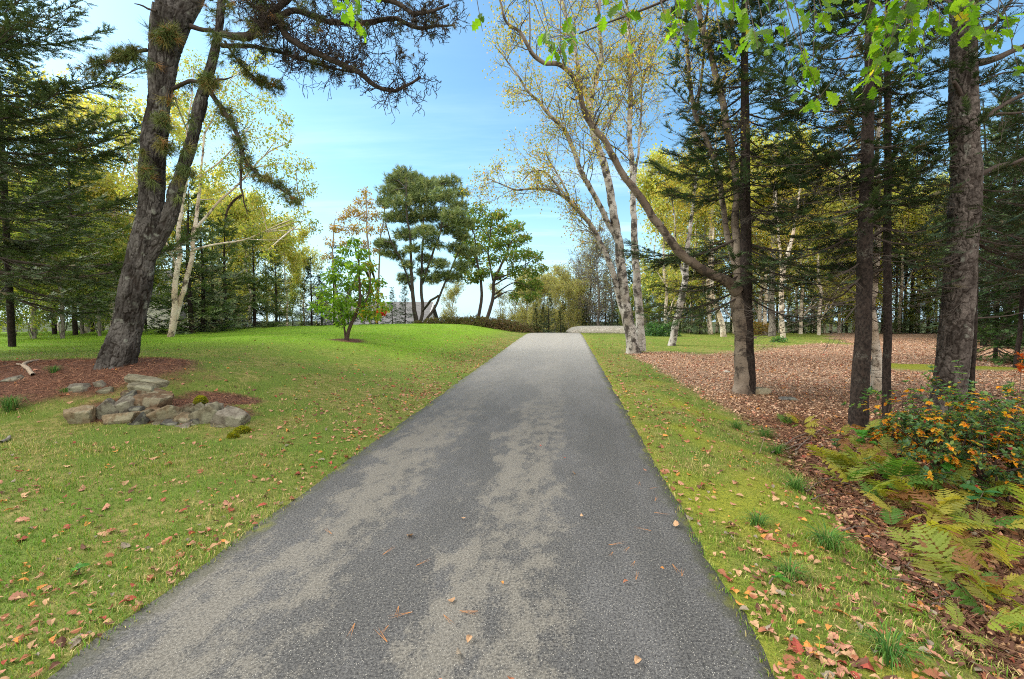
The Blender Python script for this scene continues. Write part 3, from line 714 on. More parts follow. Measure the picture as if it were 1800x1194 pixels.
# ================================================================ the right-hand birches
BC = [[.31, .30, .065], [.42, .36, .075], [.52, .38, .08], [.55, .30, .06], [.23, .27, .06]]; BW = [4, 4, 2.6, 1., 2.5]
def multi_birch(name_label, stems, d, dds, seed, nleaf, mat, sz=.062, keep=None, lim=(26, 1.3), group=None, cat='tree', bcols=BC, bw=BW, tw=(.16, .14, .12)):
    rng = np.random.default_rng(seed); x0 = stems[0][1]; b = G(x0[0], x0[1]) if d is None else at(x0[0], d)
    D = dep(b); t = thing('birch_tree', name_label, cat, b, group); mt = M(); mw = M(); mf = M(); S = Segs()
    for rows, dd in zip(stems, dds):
        rows = list(rows); p, r = pxpath(rows, D, list(np.linspace(dd[0], dd[1], len(rows))))
        q, rr = resample(p, r, .06); k = np.clip(np.arange(len(q))/15., 0, 1)
        q = q+np.stack([fbm(q*2.2+s, 3) for s in (1, 9, 17)], 1)*.05*k[:, None]
        if rows is not stems[0] and False: pass
        rr = rr*(1+.10*fbm(q*7+3, 2))
        if len(rows) == len(stems[0]) and rows[0] == stems[0][0]:
            rr = rr*(1+.20*np.exp(-np.maximum(q[:, 2]-b[2], 0)/.10)); q = np.concatenate([q[:1]-[0, 0, .35], q]); rr = np.concatenate([rr[:1], rr])
        tube(mt, q, rr, 16 if rr[0] > .08 else 10, (.1, .1, .1))
        n = int(lim[0]*max(.25, np.linalg.norm(q[-1]-q[0])/7)); limbs(rng, q, rr, S, n, lim[1], 2, .45 if rr[0] > .1 else .3, 1., side=(0, 0, .5), wob=.16, up=.03, pchild=.6, nseg=7)
    S.draw(mw, tw, 3, .0035)
    leaves(mf, rng, S, nleaf, sz, bcols, bw, spread=.14, keep=keep)
    part(mt, 'trunk', mat, t, True); part(mw, 'twig', M_TWIG, t); part(mf, 'foliage', M_LEAF, t); return t
top = -190
multi_birch('tall multi-stemmed birch leaning left over the driveway verge with sparse olive leaves',
    [[(1117, 640, 30), (1114, 622, 27), (1108, 585, 23), (1100, 540, 21), (1094, 490, 19), (1087, 430, 17), (1080, 385, 16), (1069, 320, 15), (1058, 278, 14), (1043, 231, 13), (1037, 178, 12), (1047, 140, 10), (1056, 105, 8), (1052, 40, 7), (1060, -60, 5), (1055, top, 2)],
     [(1037, 190, 9), (1020, 140, 8), (1014, 110, 8), (1005, 55, 7), (990, 9, 6), (975, -60, 5), (960, top, 2)],
     [(1112, 625, 15), (1102, 575, 13), (1094, 545, 12), (1084, 505, 11), (1070, 460, 11), (1050, 415, 10), (1028, 382, 9), (1011, 364, 8), (985, 342, 6), (958, 333, 5), (930, 332, 4), (908, 334, 3.5), (880, 322, 2.5), (857, 313, 1.5)],
     [(1011, 364, 5), (997, 345, 4.5), (978, 325, 4), (960, 304, 3.5), (938, 302, 2.5), (918, 322, 1.5)],
     [(1000, 345, 4), (985, 315, 3.5), (968, 285, 3), (955, 262, 2)],
     [(1092, 460, 11), (1084, 420, 11), (1065, 385, 11), (1047, 348, 10), (1025, 309, 10), (1005, 258, 9), (988, 223, 8), (964, 199, 7), (947, 179, 6), (929, 161, 5), (912, 135, 4), (891, 108, 3), (870, 80, 2)],
     [(1128, 618, 19), (1126, 580, 17), (1121, 520, 16), (1116, 440, 14), (1113, 370, 12), (1112, 300, 11), (1108, 250, 10), (1108, 190, 9), (1108, 117, 8), (1105, 59, 7), (1100, -40, 5), (1096, top, 2)],
     [(1113, 340, 6), (1122, 270, 5), (1127, 210, 4), (1130, 140, 4), (1150, 90, 3), (1165, 40, 2)]],
    None, [(0, -.3), (-.3, -.9), (.15, -.9), (-.6, -.9), (-.6, -.2), (0, -.8), (.35, .9), (.5, 1.2)], 41, 1.05, M_DBIRCH, .075, lim=(30, 1.45))
multi_birch('short leaning birch with peeling pinkish trunk just right of the tall birch clump',
    [[(1178, 622, 17), (1181, 608, 15), (1187, 575, 14), (1195, 540, 14), (1202, 505, 13), (1206, 470, 12), (1209, 430, 9), (1216, 380, 7), (1222, 320, 5), (1225, 250, 2)],
     [(1203, 490, 7), (1190, 440, 5), (1186, 390, 3), (1180, 330, 2)]], None, [(0, .4), (0, .8)], 42, 3., M_DBIRCH, .075, lim=(10, .9))
arch = [(1296, 512, 30), (1284, 500, 24), (1268, 490, 21), (1250, 482, 20), (1228, 470, 19), (1208, 455, 18), (1190, 436, 17), (1165, 408, 16), (1144, 380, 15), (1128, 355, 15), (1110, 328, 14), (1093, 302, 13), (1080, 278, 13), (1064, 249, 12), (1043, 224, 12), (1026, 188, 11), (1015, 152, 10), (1002, 129, 10), (982, 114, 9), (955, 111, 8), (936, 97, 8), (926, 82, 7), (911, 58, 6), (891, 41, 5), (879, 3, 4), (868, -50, 2)]
multi_birch('stout brown-barked birch with one long limb arching left across the sky',
    [[(1305, 712, 40), (1305, 692, 37), (1307, 660, 35), (1306, 620, 34), (1304, 585, 33), (1301, 555, 34), (1299, 530, 36), (1298, 505, 34), (1300, 478, 22), (1296, 440, 17), (1294, 400, 16), (1296, 335, 15), (1290, 300, 15), (1277, 221, 14), (1267, 167, 13), (1250, 94, 12), (1230, 27, 10), (1222, -60, 8), (1215, -180, 4)],
     arch,
     [(1299, 490, 18), (1288, 450, 13), (1276, 400, 11), (1268, 340, 11), (1250, 268, 11), (1240, 240, 11), (1227, 214, 10), (1217, 174, 9), (1210, 127, 8), (1208, 80, 7), (1204, 0, 5), (1200, -110, 2)],
     [(1222, 200, 6), (1232, 150, 6), (1236, 110, 5), (1238, 60, 5), (1243, 0, 4), (1250, -80, 2)],
     [(931, 90, 3), (932, 50, 2.6), (930, 0, 2), (928, -40, 1.5)], [(1062, 228, 3.5), (1075, 205, 3), (1095, 170, 2.4), (1112, 135, 2), (1160, 108, 1.2)],
     [(1064, 249, 3), (1085, 262, 2.6), (1108, 282, 2)], [(1018, 165, 3.5), (1012, 176, 3), (1004, 172, 2)]],
    None, [(0, .2), (0, -1.2), (.1, .6), (.5, .7), (-1.2, -1.4), (-.6, -.4), (-.6, 0), (-.9, -1.)], 43, .62, M_BROWNBIRCH, .055, lim=(20, .95), tw=(.10, .085, .075))

# ================================================================ conifers at the right
def right_spruce(label, rows, d, z0, z1, Lm, seed, mat=None, azf=None, bare=lambda z: .3, dead=(0, 0, 0, 0), dens=1., hero=None, nper=5, group=None, wcol=(.075, .06, .052), H=12., kind='spruce_tree', pitch=None):
    rng = np.random.default_rng(seed); b = G(rows[1][0], rows[1][1]) if d is None else at(rows[1][0], d); D = dep(b)
    t = thing(kind, label, 'tree', b, group); mt = M(); mw = M(); mf = M()
    p, r = pxpath(rows, D); p = np.concatenate([p, [p[-1]+(p[-1]-p[-3])/np.linalg.norm(p[-1]-p[-3])*max(.5, H-p[-1][2])]]); r = np.concatenate([r, [.03]])
    if hero: hero_trunk(mt, p, r, .014, 120, hero, flare=.07)
    else: q, rr = resample(p, r, .10); q = q+np.stack([fbm(q*1.5+s, 2) for s in (1, 9, 17)], 1)*.02; tube(mt, q, rr*(1+.07*fbm(q*6, 2)), 20, (.1, .1, .1))
    lean = ((p[-1][0]-p[1][0])/(p[-1][2]-p[1][2]), (p[-1][1]-p[1][1])/(p[-1][2]-p[1][2]))
    if z1 > z0: spruce_boughs(rng, mw, mf, b, z0, z1, lambda z, az: Lm*(1-((z)/H)**2)*(.75+.25*math.sin(az*4+seed+z)), .34, nper, azf, dens, bare, lean=lean, wcol=wcol, pitch=pitch)
    if dead[2]: dead_twigs(rng, mw, b, dead[0], dead[1], dead[2], dead[3], (.085, .072, .063), azf, lean)
    part(mt, 'trunk', M_PBARK if hero else (mat or M_SBARK), t, True); part(mw, 'bough', M_TWIG, t)
    if mf.n: part(mf, 'foliage', M_NEEDLE, t)
    return t, b
def away(az, z): return 1 if math.sin(az) > -.45 else (.45 if z > 2.6 else 0)     # boughs on the driveway side are short
right_spruce('dark spruce whose trunk rises right against the stout brown birch', [(1318, 700, 26), (1318, 682, 25), (1314, 600, 24), (1312, 500, 24), (1311, 400, 22), (1310, 300, 20), (1310, 200, 18), (1309, 100, 15), (1309, 0, 12)], 8.9, 1.9, 9.0, 2.9, 51,
    azf=lambda az, z: (1 if math.cos(az) < .3 else .8) if math.sin(az) > -.5 else .6, bare=lambda z: .30 if z < 4 else .2, dead=(1.9, 4.2, 26, 1.7), nper=7, H=10.5)
right_spruce('bare dark spruce trunk standing nearest the ferns', [(1507, 772, 46), (1508, 752, 42), (1511, 680, 37), (1515, 600, 34), (1519, 500, 33), (1522, 400, 31), (1524, 300, 28), (1526, 200, 24), (1528, 100, 20), (1530, 0, 17)], None, 2.15, 8.5, 2.3, 52,
    azf=away, bare=lambda z: .72 if z < 3.0 else .32, dead=(1.7, 4.4, 60, 1.7), H=11)
right_spruce('slim dark spruce trunk between the nearest spruce and the big scaly trunk', [(1558, 756, 24), (1558, 740, 20), (1559, 650, 18), (1560, 500, 17), (1560, 350, 16), (1560, 200, 14), (1560, 50, 11)], None, 2.2, 8.0, 2.2, 53,
    azf=away, bare=lambda z: .72 if z < 3.2 else .3, dead=(1.8, 4.0, 46, 1.5), H=10)
big, bS = right_spruce('thick scaly brown trunk rising behind the orange-leaved shrub', [(1658, 752, 86), (1662, 728, 78), (1668, 690, 72), (1673, 650, 68), (1678, 600, 68), (1684, 540, 68), (1688, 478, 67), (1694, 400, 66), (1698, 330, 68), (1699, 300, 68), (1695, 240, 64), (1693, 180, 60), (1693, 100, 58), (1692, 40, 57), (1690, -40, 55)], None, 0, 0, 0, 54,
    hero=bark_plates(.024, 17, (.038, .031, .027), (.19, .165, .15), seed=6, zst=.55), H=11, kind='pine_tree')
rng = np.random.default_rng(55); D = dep(bS); mw = M(); mf = M(); S = Segs()
for rows in ([(1715, 112, 22), (1745, 104, 18), (1775, 92, 15), (1830, 70, 12), (1900, 30, 8)], [(1722, 212, 14), (1745, 198, 11), (1772, 180, 10), (1830, 150, 7), (1900, 120, 5)], [(1730, 205, 9), (1765, 200, 7), (1820, 196, 6), (1900, 188, 3)],
             [(1726, 305, 14), (1750, 294, 12), (1785, 283, 10), (1850, 268, 8), (1930, 250, 4)], [(1686, 168, 12), (1680, 152, 11), (1676, 143, 9)], [(1716, 560, 5), (1760, 556, 4), (1830, 540, 2)], [(1722, 60, 12), (1750, 40, 10), (1775, 5, 8), (1800, -40, 5)],
             [(1722, 150, 6), (1760, 130, 5), (1820, 120, 3)]):
    p, r = pxpath(rows, D, list(np.linspace(0 if rows[0][0] > 1700 else -.25, .3 if rows[0][0] > 1700 else -.45, len(rows)))); q, rr = resample(p, r, .08); q = q+np.stack([fbm(q*3+s, 2) for s in (1, 9, 17)], 1)*.03
    tube(mw, q, rr, 9, (.09, .072, .062))
    if len(rows) > 3: limbs(rng, q, rr, S, 7, .7, 1, .2, 1., bare=True, wob=.15)
S.draw(mw, (.12, .10, .09), 3, .003); part(mw, 'limb', M_TWIG, big, True)
right_spruce('thin straight spruce pole close behind the thick scaly trunk', [(1706, 745, 20), (1707, 728, 17), (1709, 650, 15), (1712, 560, 14), (1714, 400, 13), (1716, 200, 11), (1716, 60, 8)], 7.6, 2.6, 8.0, 2.0, 56, azf=away, bare=lambda z: .7 if z < 3.5 else .35, dead=(1.9, 4, 24, 1.2), H=9.5)
right_spruce('thin leaning pole spruce at the far right edge of the leaf-strewn clearing', [(1784, 672, 13), (1786, 650, 12), (1791, 600, 11), (1796, 540, 10), (1802, 450, 9), (1808, 300, 8)], None, 2.2, 7.5, 2.0, 57, dead=(1.5, 3, 16, 1.3), H=9, bare=lambda z: .3)
for (px, d, H, L, sd, lb, bz) in ((1835, 11.5, 9, 2.9, 58, 'broad dark spruce filling the upper right edge behind the scaly trunk', 1.7), (1950, 8.5, 9.5, 2.6, 68, 'shadowed spruce at the right picture edge behind the orange shrub', 2.4)):
    b = at(px, d); rows = [(px, 700, 26*8/d)]*1
    t = thing('spruce_tree', lb, 'tree', b); mt = M(); mw = M(); mf = M(); r_ = np.random.default_rng(sd)
    q, r = resample([b-[0, 0, .2], b+[0, 0, H*.5], b+[0, 0, H]], [.16, .10, .02], .3); tube(mt, q, r, 12, (.1,)*3)
    spruce_boughs(r_, mw, mf, b, bz, H*.95, lambda z, az: L*(1-(z/H)**1.6), .36, 5, None, .8, lambda z: .3 if z < 3 else .15, size=.22)
    dead_twigs(r_, mw, b, .9, 3.0, 16, 1.3, (.10, .085, .075))
    part(mt, 'trunk', M_SBARK, t, True); part(mw, 'bough', M_TWIG, t); part(mf, 'foliage', M_NEEDLE, t)
b = at(1752, 13.0); t = thing('young_spruce', 'small bright green bushy spruce between the thick trunk and the right edge', 'tree', b); mt = M(); mw = M(); mf = M(); r_ = np.random.default_rng(61)
q, r = resample([b, b+[0, 0, 1.4], b+[0, 0, 2.8]], [.05, .035, .01], .2); tube(mt, q, r, 8, (.1,)*3)
spruce_boughs(r_, mw, mf, b, .25, 2.6, lambda z, az: 1.5*(1-z/3.0), .18, 5, None, 1., lambda z: .15, fcol=[[.05, .115, .03], [.07, .15, .036], [.10, .19, .045]], fw=[2, 2, 1], size=.2)
part(mt, 'trunk', M_SBARK, t, True); part(mw, 'bough', M_TWIG, t); part(mf, 'foliage', M_NEEDLE, t)
# ================================================================ smaller trees on the lawns and beyond the crest
def px_tree(name, label, b, d, stems, clumps, leaf, n_leaf, size, cols, wts, wcol, seed, matw=None, matl=None, group=None, **kw):
    rng = np.random.default_rng(seed); t = thing(name, label, 'tree', b, group); mw = M(); ml = M()
    st = []
    for rows in stems:
        p, r = pxpath(rows, d, list(np.linspace(0, rng.normal(0, .03*d), len(rows)))); st.append((p, r))
    clump_tree(rng, mw, ml, st, clumps, d, leaf, n_leaf, size, cols, wts, wcol, **kw)
    part(mw, 'trunk', matw or M_TWIG, t, True); part(ml, 'foliage', matl or M_LEAF, t); return t
# maple sapling in its ring of bare soil
b = np.array([SAP[0], SAP[1], gz(*SAP)]); dS = dep(b)
red = ([[.55, .06, .035], [.50, .12, .03]], [3, 1])
mp_ = px_tree('maple_sapling', 'young green maple turning yellow on one side in bare soil ring on lawn', b, dS,
    [[(609, 606, 9), (612, 585, 8), (619, 565, 7), (628, 540, 6), (632, 505, 5), (631, 460, 4), (623, 418, 2)], [(608, 603, 5), (605, 575, 4), (600, 550, 3.5), (596, 520, 2.5), (588, 490, 2)], [(611, 588, 5), (622, 562, 4), (634, 545, 4), (645, 520, 3), (652, 480, 2)]],
    [(622, 424, 13), (607, 440, 14), (636, 446, 14), (600, 462, 17), (624, 472, 19), (650, 466, 14), (586, 486, 18), (612, 500, 20), (640, 500, 19), (664, 496, 13), (573, 515, 18), (600, 528, 21), (632, 528, 20), (660, 522, 17), (557, 538, 13), (582, 548, 19), (612, 552, 17), (646, 548, 19), (676, 538, 13), (598, 566, 10), (663, 556, 9), (672, 549, 7, dS-.3), (663, 552, 6, dS-.4)],
    OAK, 2000, .105, None, None, (.085, .06, .05), 71, depth=.55, tw=4, flat=.75, kr=.004, matl=M_LEAF, droop=.7, sag=-.15,
    colf=lambda c: red if c[2] < 8 else (([[.13, .25, .026], [.21, .32, .035], [.085, .175, .022]], [4, 3, 2]) if c[0] < 640 else ([[.14, .28, .03], [.30, .32, .04], [.42, .26, .04], [.10, .22, .02]], [3, 2.5, 1, 2])))
# tall white pine beyond the lawn
dW = 31.; b = at(737, dW)
WP = [(x, y, r) for x, y, r in ((712, 304, 15), (700, 318, 18), (728, 316, 18), (690, 336, 17), (716, 336, 22), (745, 328, 22), (770, 322, 18), (790, 320, 14), (800, 340, 15), (775, 345, 23), (742, 352, 24), (706, 358, 22), (684, 356, 14), (800, 362, 15), (790, 380, 20), (755, 378, 24), (722, 382, 21), (697, 382, 16), (810, 392, 14), (782, 402, 20), (748, 408, 20), (716, 412, 18), (806, 415, 14), (690, 430, 15), (676, 428, 10), (760, 430, 16), (796, 436, 16), (728, 438, 15), (702, 448, 16), (684, 446, 9), (820, 445, 14), (748, 455, 14), (720, 466, 13), (772, 465, 15), (806, 468, 14), (790, 488, 15), (760, 490, 16), (716, 490, 14), (742, 478, 11), (775, 482, 12))]
px_tree('white_pine', 'tall soft-needled pine with several splayed trunks beyond the lawn', b, dW,
    [[(733, 582, 12.2), (732, 560, 9.4), (728, 530, 7.9), (723, 490, 6.5), (720, 440, 5.0), (716, 390, 3.6), (714, 330, 2.2)], [(738, 570, 7.2), (744, 548, 6.5), (742, 510, 5.8), (740, 460, 4.3), (744, 400, 3.6), (750, 340, 2.2)], [(736, 578, 6.5), (750, 562, 5.0), (764, 543, 5.0), (774, 520, 4.3), (784, 495, 3.6), (795, 470, 2.9), (806, 440, 2.2)], [(742, 548, 4.3), (757, 532, 5.0), (772, 520, 4.3)], [(726, 520, 4.3), (714, 486, 3.6), (700, 450, 3.6), (686, 420, 2.9), (678, 392, 2.2)], [(742, 500, 5.0), (758, 455, 4.3), (772, 410, 3.6), (782, 360, 2.2)]],
    [(x+(x-750)*.12, y, r*1.2) for x, y, r in WP], TUFT_LO, 270, .33, [[.145, .20, .08], [.21, .27, .10], [.29, .32, .12], [.09, .14, .06]], [4, 4, 2, 1.5], (.07, .062, .055), 72, depth=1.3, tw=6, flat=.5, kr=.012, matl=M_PNEEDLE, droop=-.75, sag=-.06)
dH = 34.; b = at(846, dH)
HC = [(822, 372, 14), (842, 366, 16), (834, 392, 20), (862, 384, 18), (880, 378, 14), (810, 400, 16), (856, 410, 20), (886, 402, 18), (908, 398, 16), (822, 424, 18), (846, 434, 18), (876, 428, 20), (904, 424, 18), (924, 418, 12), (812, 446, 15), (834, 458, 16), (864, 456, 17), (896, 450, 18), (926, 446, 16), (945, 452, 12), (905, 474, 17), (936, 476, 17), (955, 470, 9), (832, 486, 18), (852, 478, 15), (876, 484, 13), (918, 500, 15), (942, 500, 14), (905, 520, 12), (930, 522, 12), (815, 475, 12), (945, 515, 8)]
px_tree('oak_tree', 'round-crowned green tree with two slim trunks at the top of the driveway', b, dH,
    [[(839, 575, 7.9), (841, 555, 6.5), (846, 525, 5.8), (847, 495, 5.0), (838, 455, 3.6), (833, 410, 2.2)], [(852, 575, 8.6), (857, 555, 7.2), (866, 525, 6.5), (870, 495, 5.8), (885, 460, 4.3), (900, 425, 2.9)], [(868, 500, 3.6), (860, 450, 2.9), (862, 400, 2.2)], [(872, 490, 3.6), (900, 480, 2.9), (925, 470, 2.2)]],
    HC, LEAF, 520, .24, [[.12, .21, .05], [.18, .26, .065], [.26, .28, .08], [.33, .26, .10]], [4, 4, 2, 1], (.085, .07, .06), 73, depth=1.4, tw=6, flat=.7, kr=.012, sag=-.22)
# autumn birches between the sapling and the white pine
dB = 33.; b = at(655, dB)
px_tree('birch_tree', 'thin autumn birches with rusty sparse crown behind the maple sapling', b, dB,
    [[(652, 590, 6), (650, 520, 5), (648, 440, 4), (645, 380, 3), (642, 330, 2)], [(660, 590, 5), (664, 500, 4), (670, 420, 3), (676, 350, 2)], [(600, 590, 5), (590, 500, 4), (586, 420, 3), (590, 385, 2)]],
    [(642, 338, 10), (632, 356, 13), (652, 358, 12), (618, 372, 14), (640, 380, 15), (662, 378, 12), (604, 382, 13), (600, 404, 14), (624, 402, 15), (650, 402, 13), (588, 400, 10), (580, 425, 11), (606, 430, 13), (676, 360, 9), (690, 375, 9), (672, 400, 11), (640, 430, 12), (662, 440, 12), (575, 450, 9)],
    LEAF, 620, .17, [[.32, .24, .10], [.38, .22, .08], [.26, .25, .09], [.42, .26, .07]], [3, 2.5, 2, 1], (.36, .32, .28), 74, depth=1.2, tw=7, flat=.8, kr=.007)
# white birches behind the leaning pine
dC = 16.
b = G(300, 592) if G(300, 592) is not None else at(300, dC); dC = dep(b)
CL = [(340, 120, 30), (385, 150, 30), (430, 130, 26), (300, 150, 26), (210, 150, 22), (220, 190, 26), (420, 190, 32), (470, 180, 22), (370, 210, 32), (330, 250, 30), (440, 240, 34), (490, 240, 26), (520, 290, 26), (480, 300, 32), (410, 290, 34), (360, 310, 28), (540, 330, 22), (510, 345, 26), (455, 350, 28), (400, 360, 26), (530, 380, 22), (490, 390, 24), (440, 400, 22), (550, 400, 15), (510, 420, 18), (330, 180, 26), (540, 290, 14), (200, 230, 24), (215, 280, 26), (225, 330, 24), (200, 380, 22), (460, 100, 18), (500, 210, 18), (470, 440, 16)]
px_tree('birch_tree', 'white-trunked birch pair with wide yellow-green crown behind the leaning pine', b, dC,
    [[(297, 605, 16), (301, 585, 15), (309, 500, 13), (315, 440, 11), (319, 390, 9), (325, 330, 7), (330, 260, 5), (335, 190, 3), (340, 120, 2)], [(302, 590, 13), (312, 545, 13), (325, 505, 12), (337, 455, 11), (346, 400, 10), (350, 355, 8), (353, 310, 6), (360, 250, 5), (380, 190, 3), (410, 130, 2)], [(346, 400, 7), (370, 375, 6), (396, 345, 5), (430, 310, 4), (470, 270, 3), (510, 250, 2)], [(340, 440, 6), (380, 430, 5), (430, 420, 4), (490, 400, 2.5), (540, 385, 1.5)], [(352, 310, 5), (385, 285, 4), (410, 260, 3), (440, 220, 2)], [(312, 470, 5), (270, 380, 4), (235, 300, 3), (215, 220, 2)]],
    CL, LEAF, 1050, .105, [[.28, .31, .075], [.38, .36, .09], [.21, .27, .07], [.45, .34, .09]], [4, 3, 3, 1], (.52, .47, .40), 75, depth=1.3, tw=7, flat=.85, kr=.005, matw=M_WBIRCH)

# ---------------------------------------------------------------- house roofs and walls seen through the trees
M_SHING = mat_bark('weathered_shingle', (.12, .12, .125), (.20, .20, .205), (.22, .22, .22), .2, (1, 1, 8), 3, .01)
m_, nt, n, l = newmat('clapboard'); cv_ = vcol(nt); wv = N(nt, 'ShaderNodeTexWave', Scale=1.6, Distortion=.0); wv.bands_direction = 'Z'; l.new(coords(nt), wv.inputs[0])
finish(nt, mixc(nt, ramp(nt, noise(nt, coords(nt), 2, 4), .3, .7), cv_, mixc(nt, 1., cv_, (.9, .9, .9), 'MULTIPLY')), .7, wv.outputs[0], .5, .02); M_CLAP = m_
M_GLASS = newmat('window_glass'); finish(M_GLASS[1], (.05, .06, .07), .08, spec=.6); M_GLASS = M_GLASS[0]
def box(m, c, s, col):
    c = np.array(c, float); s = np.array(s, float)/2
    V = np.array([[x, y, z] for x in (-1, 1) for y in (-1, 1) for z in (-1, 1)])*s+c
    m.add(V, [[0, 1, 3, 2], [4, 6, 7, 5], [0, 4, 5, 1], [2, 3, 7, 6], [0, 2, 6, 4], [1, 5, 7, 3]], col)
def house(label, x0, x1, y0, y1, zb, ze, zr, wall, wins):
    t = thing('house', label, 'house', ((x0+x1)/2, y0, zb)); m = M(); ym = (y0+y1)/2
    box(m, ((x0+x1)/2, ym, (zb+ze)/2), (x1-x0, y1-y0, ze-zb), wall)
    for x in (x0, x1): m.add([[x, y0, ze], [x, y1, ze], [x, ym, zr]], [[0, 1, 2]], wall)
    part(m, 'wall', M_CLAP, t)
    m = M(); ov = .35
    for s, ya in ((-1, y0-ov), (1, y1+ov)):
        dz = (zr-ze)/(ym-y0)*ov; a = np.array([[x0-ov, ya, ze-dz], [x1+ov, ya, ze-dz], [x1+ov, ym, zr], [x0-ov, ym, zr]]); b_ = a+[0, 0, .14]
        m.add(np.concatenate([a, b_]), [[0, 1, 2, 3], [4, 5, 6, 7], [0, 1, 5, 4], [1, 2, 6, 5], [2, 3, 7, 6], [3, 0, 4, 7]], (.3,)*3)
    part(m, 'roof', M_SHING, t)
    for x in (x0-ov-.03, x1+ov+.03):
        m = M(); prisms(m, [[x, y0-ov, ze-(zr-ze)/(ym-y0)*ov+.07]], [[x, ym, zr+.07]], .10, .10, (.75, .75, .75), 4); part(m, 'rake_board', M_CLAP, t)
    for (wx, wz) in wins:
        m = M(); box(m, (wx, y0-.03, wz), (1.1, .08, 1.3), (.75, .75, .75)); f = part(m, 'window', M_CLAP, t)
        for dx in (-.25, .25):
            m = M(); box(m, (wx+dx, y0-.06, wz), (.42, .08, 1.1), (.1, .1, .1)); part(m, 'pane', M_GLASS, f)
d = 46.; X = lambda px, d: (px-900)/FPX*d
house('low grey-roofed cottage half hidden behind the splayed white pine', X(585, d), X(752, d), d-2.5, d+5.5, gz(X(660, d), d)-.3, 1.05, 3.2, (.62, .62, .63), [(X(640, d), .3), (X(700, d), .3)])
d = 30.; house('pale clapboard house behind the white birch pair', X(150, d), X(338, d), d, d+7, gz(X(250, d), d)-.5, 3.3, 5.0, (.58, .57, .56), [(X(200, d), 1.8), (X(318, d), 1.9)])

# ---------------------------------------------------------------- low hedge and shrubs along the crest
def shrub_mesh(rng, w, h, n, size, cols, wts, leaf=LEAF, wcol=(.09, .07, .06), nst=14):
    mw = M(); ml = M(); S = Segs()
    for _ in range(nst):
        a = rng.uniform(0, 2*math.pi); r = .35*w*rng.random()
        grow(rng, np.array([r*.4*math.cos(a), r*.4*math.sin(a), 0]), np.array([math.cos(a)*.5*w/h, math.sin(a)*.5*w/h, 1.]), h*rng.uniform(.6, 1.), .012, 2, S, .15, .02, .6, nseg=5)
    S.draw(mw, wcol, 3, .004)
    v = rdirs(rng, n, .15)*(rng.random(n)**.35)[:, None]; v[:, 2] = np.abs(v[:, 2]); v *= (1+.35*fbm(v*2.3+h, 3))[:, None]
    pos = v*np.array([w/2, w/2, h])
    inst(ml, leaf, pos, frames(nrm(rdirs(rng, n)+v*.6), roll=rng.uniform(-1.2, 1.2, n)), size*rng.uniform(.6, 1.3, n), pal(rng, n, cols, wts, .3))
    return mw, ml
def proto(name, label, mw, ml, group, matw=None, matl=None):
    t = thing(name, label, name.replace('_', ' ') if len(name.split('_')) < 3 else 'shrub', (0, 0, 0), group)
    if mw is not None: mw.build('stem', matw or M_TWIG, t, world=False)
    ml.build('foliage', matl or M_LEAF, t, world=False); return t
def put(proto_, used, loc, rz, s, label=None):
    o = proto_ if not used else copy_tree(proto_)
    o.location = tuple(loc); o.rotation_euler = (0, 0, rz); o.scale = (s,)*3 if np.isscalar(s) else s
    if label: o['label'] = label
    return o
rng = np.random.default_rng(80)
hedge = [proto('shrub', 'x', *shrub_mesh(np.random.default_rng(81), 1.6, .75, 1500, .12, [[.10, .12, .05], [.15, .15, .06], [.20, .14, .08], [.12, .09, .06]], [3, 3, 2, 1]), 'low shrubs along the top of the lawn'),
         proto('shrub', 'x', *shrub_mesh(np.random.default_rng(82), 1.8, .7, 1500, .12, [[.20, .13, .09], [.16, .14, .08], [.11, .12, .05]], [3, 3, 2]), 'low shrubs along the top of the lawn')]
use = [0, 0]
for i, (px, py, d, s) in enumerate(((760, 566, 30, .8), (785, 566, 30.5, .9), (808, 565, 31, .9), (832, 564, 30, 1.), (856, 564, 31, 1.1), (878, 563, 30.5, 1.2), (900, 566, 30, 1.1), (918, 571, 29.5, .9), (885, 563, 33, 1.4), (932, 573, 33, 1.1), (735, 571, 29.5, .5), (848, 566, 33, 1.2), (812, 566, 33, 1.))):
    k = 1 if 850 < px < 925 else 0; b = at(px, d); z = min(b[2], 1.6-(py-560)/FPX*d+.1); o = put(hedge[k], use[k], (b[0], b[1], b[2]-.05), rng.uniform(0, 6), s); use[k] += 1
    o['label'] = 'low brownish evergreen shrub in the row topping the lawn by the driveway' if k == 0 else 'low russet shrub in the row below the round-crowned green tree'
# ================================================================ the wood behind: a few kinds, each tree a copy with its own trunk and foliage
def proto_tree(name, build, seed, group, matw, matl):
    rng = np.random.default_rng(seed); mw = M(); ml = M(); build(rng, mw, ml)
    t = thing(name, 'x', 'tree', (0, 0, 0), group); mw.build('trunk', matw, t, True, world=False); ml.build('foliage', matl, t, world=False); return [t, 0]
Z0 = np.zeros(3)
def b_spruce(H, Lm, z0, cols, w_=None, wcol=(.08, .065, .055)):
    def f(rng, mw, ml):
        q, r = resample([[0, 0, -.4], [rng.normal(0, .06), 0, H*.5], [rng.normal(0, .1), 0, H]], [.014*H+.02, .009*H+.01, .01], .5); tube(mw, q, r, 9, wcol)
        spruce_boughs(rng, mw, ml, Z0, z0, H*.97, lambda z, az: max(.18, Lm*(1-(max(z-z0, 0)/(H-z0))**1.15)), .42, 6, None, .9, lambda z: .25, lo=True, fcol=cols, fw=w_ or [3, 3, 1.5, .5], size=.30, wcol=wcol)
    return f
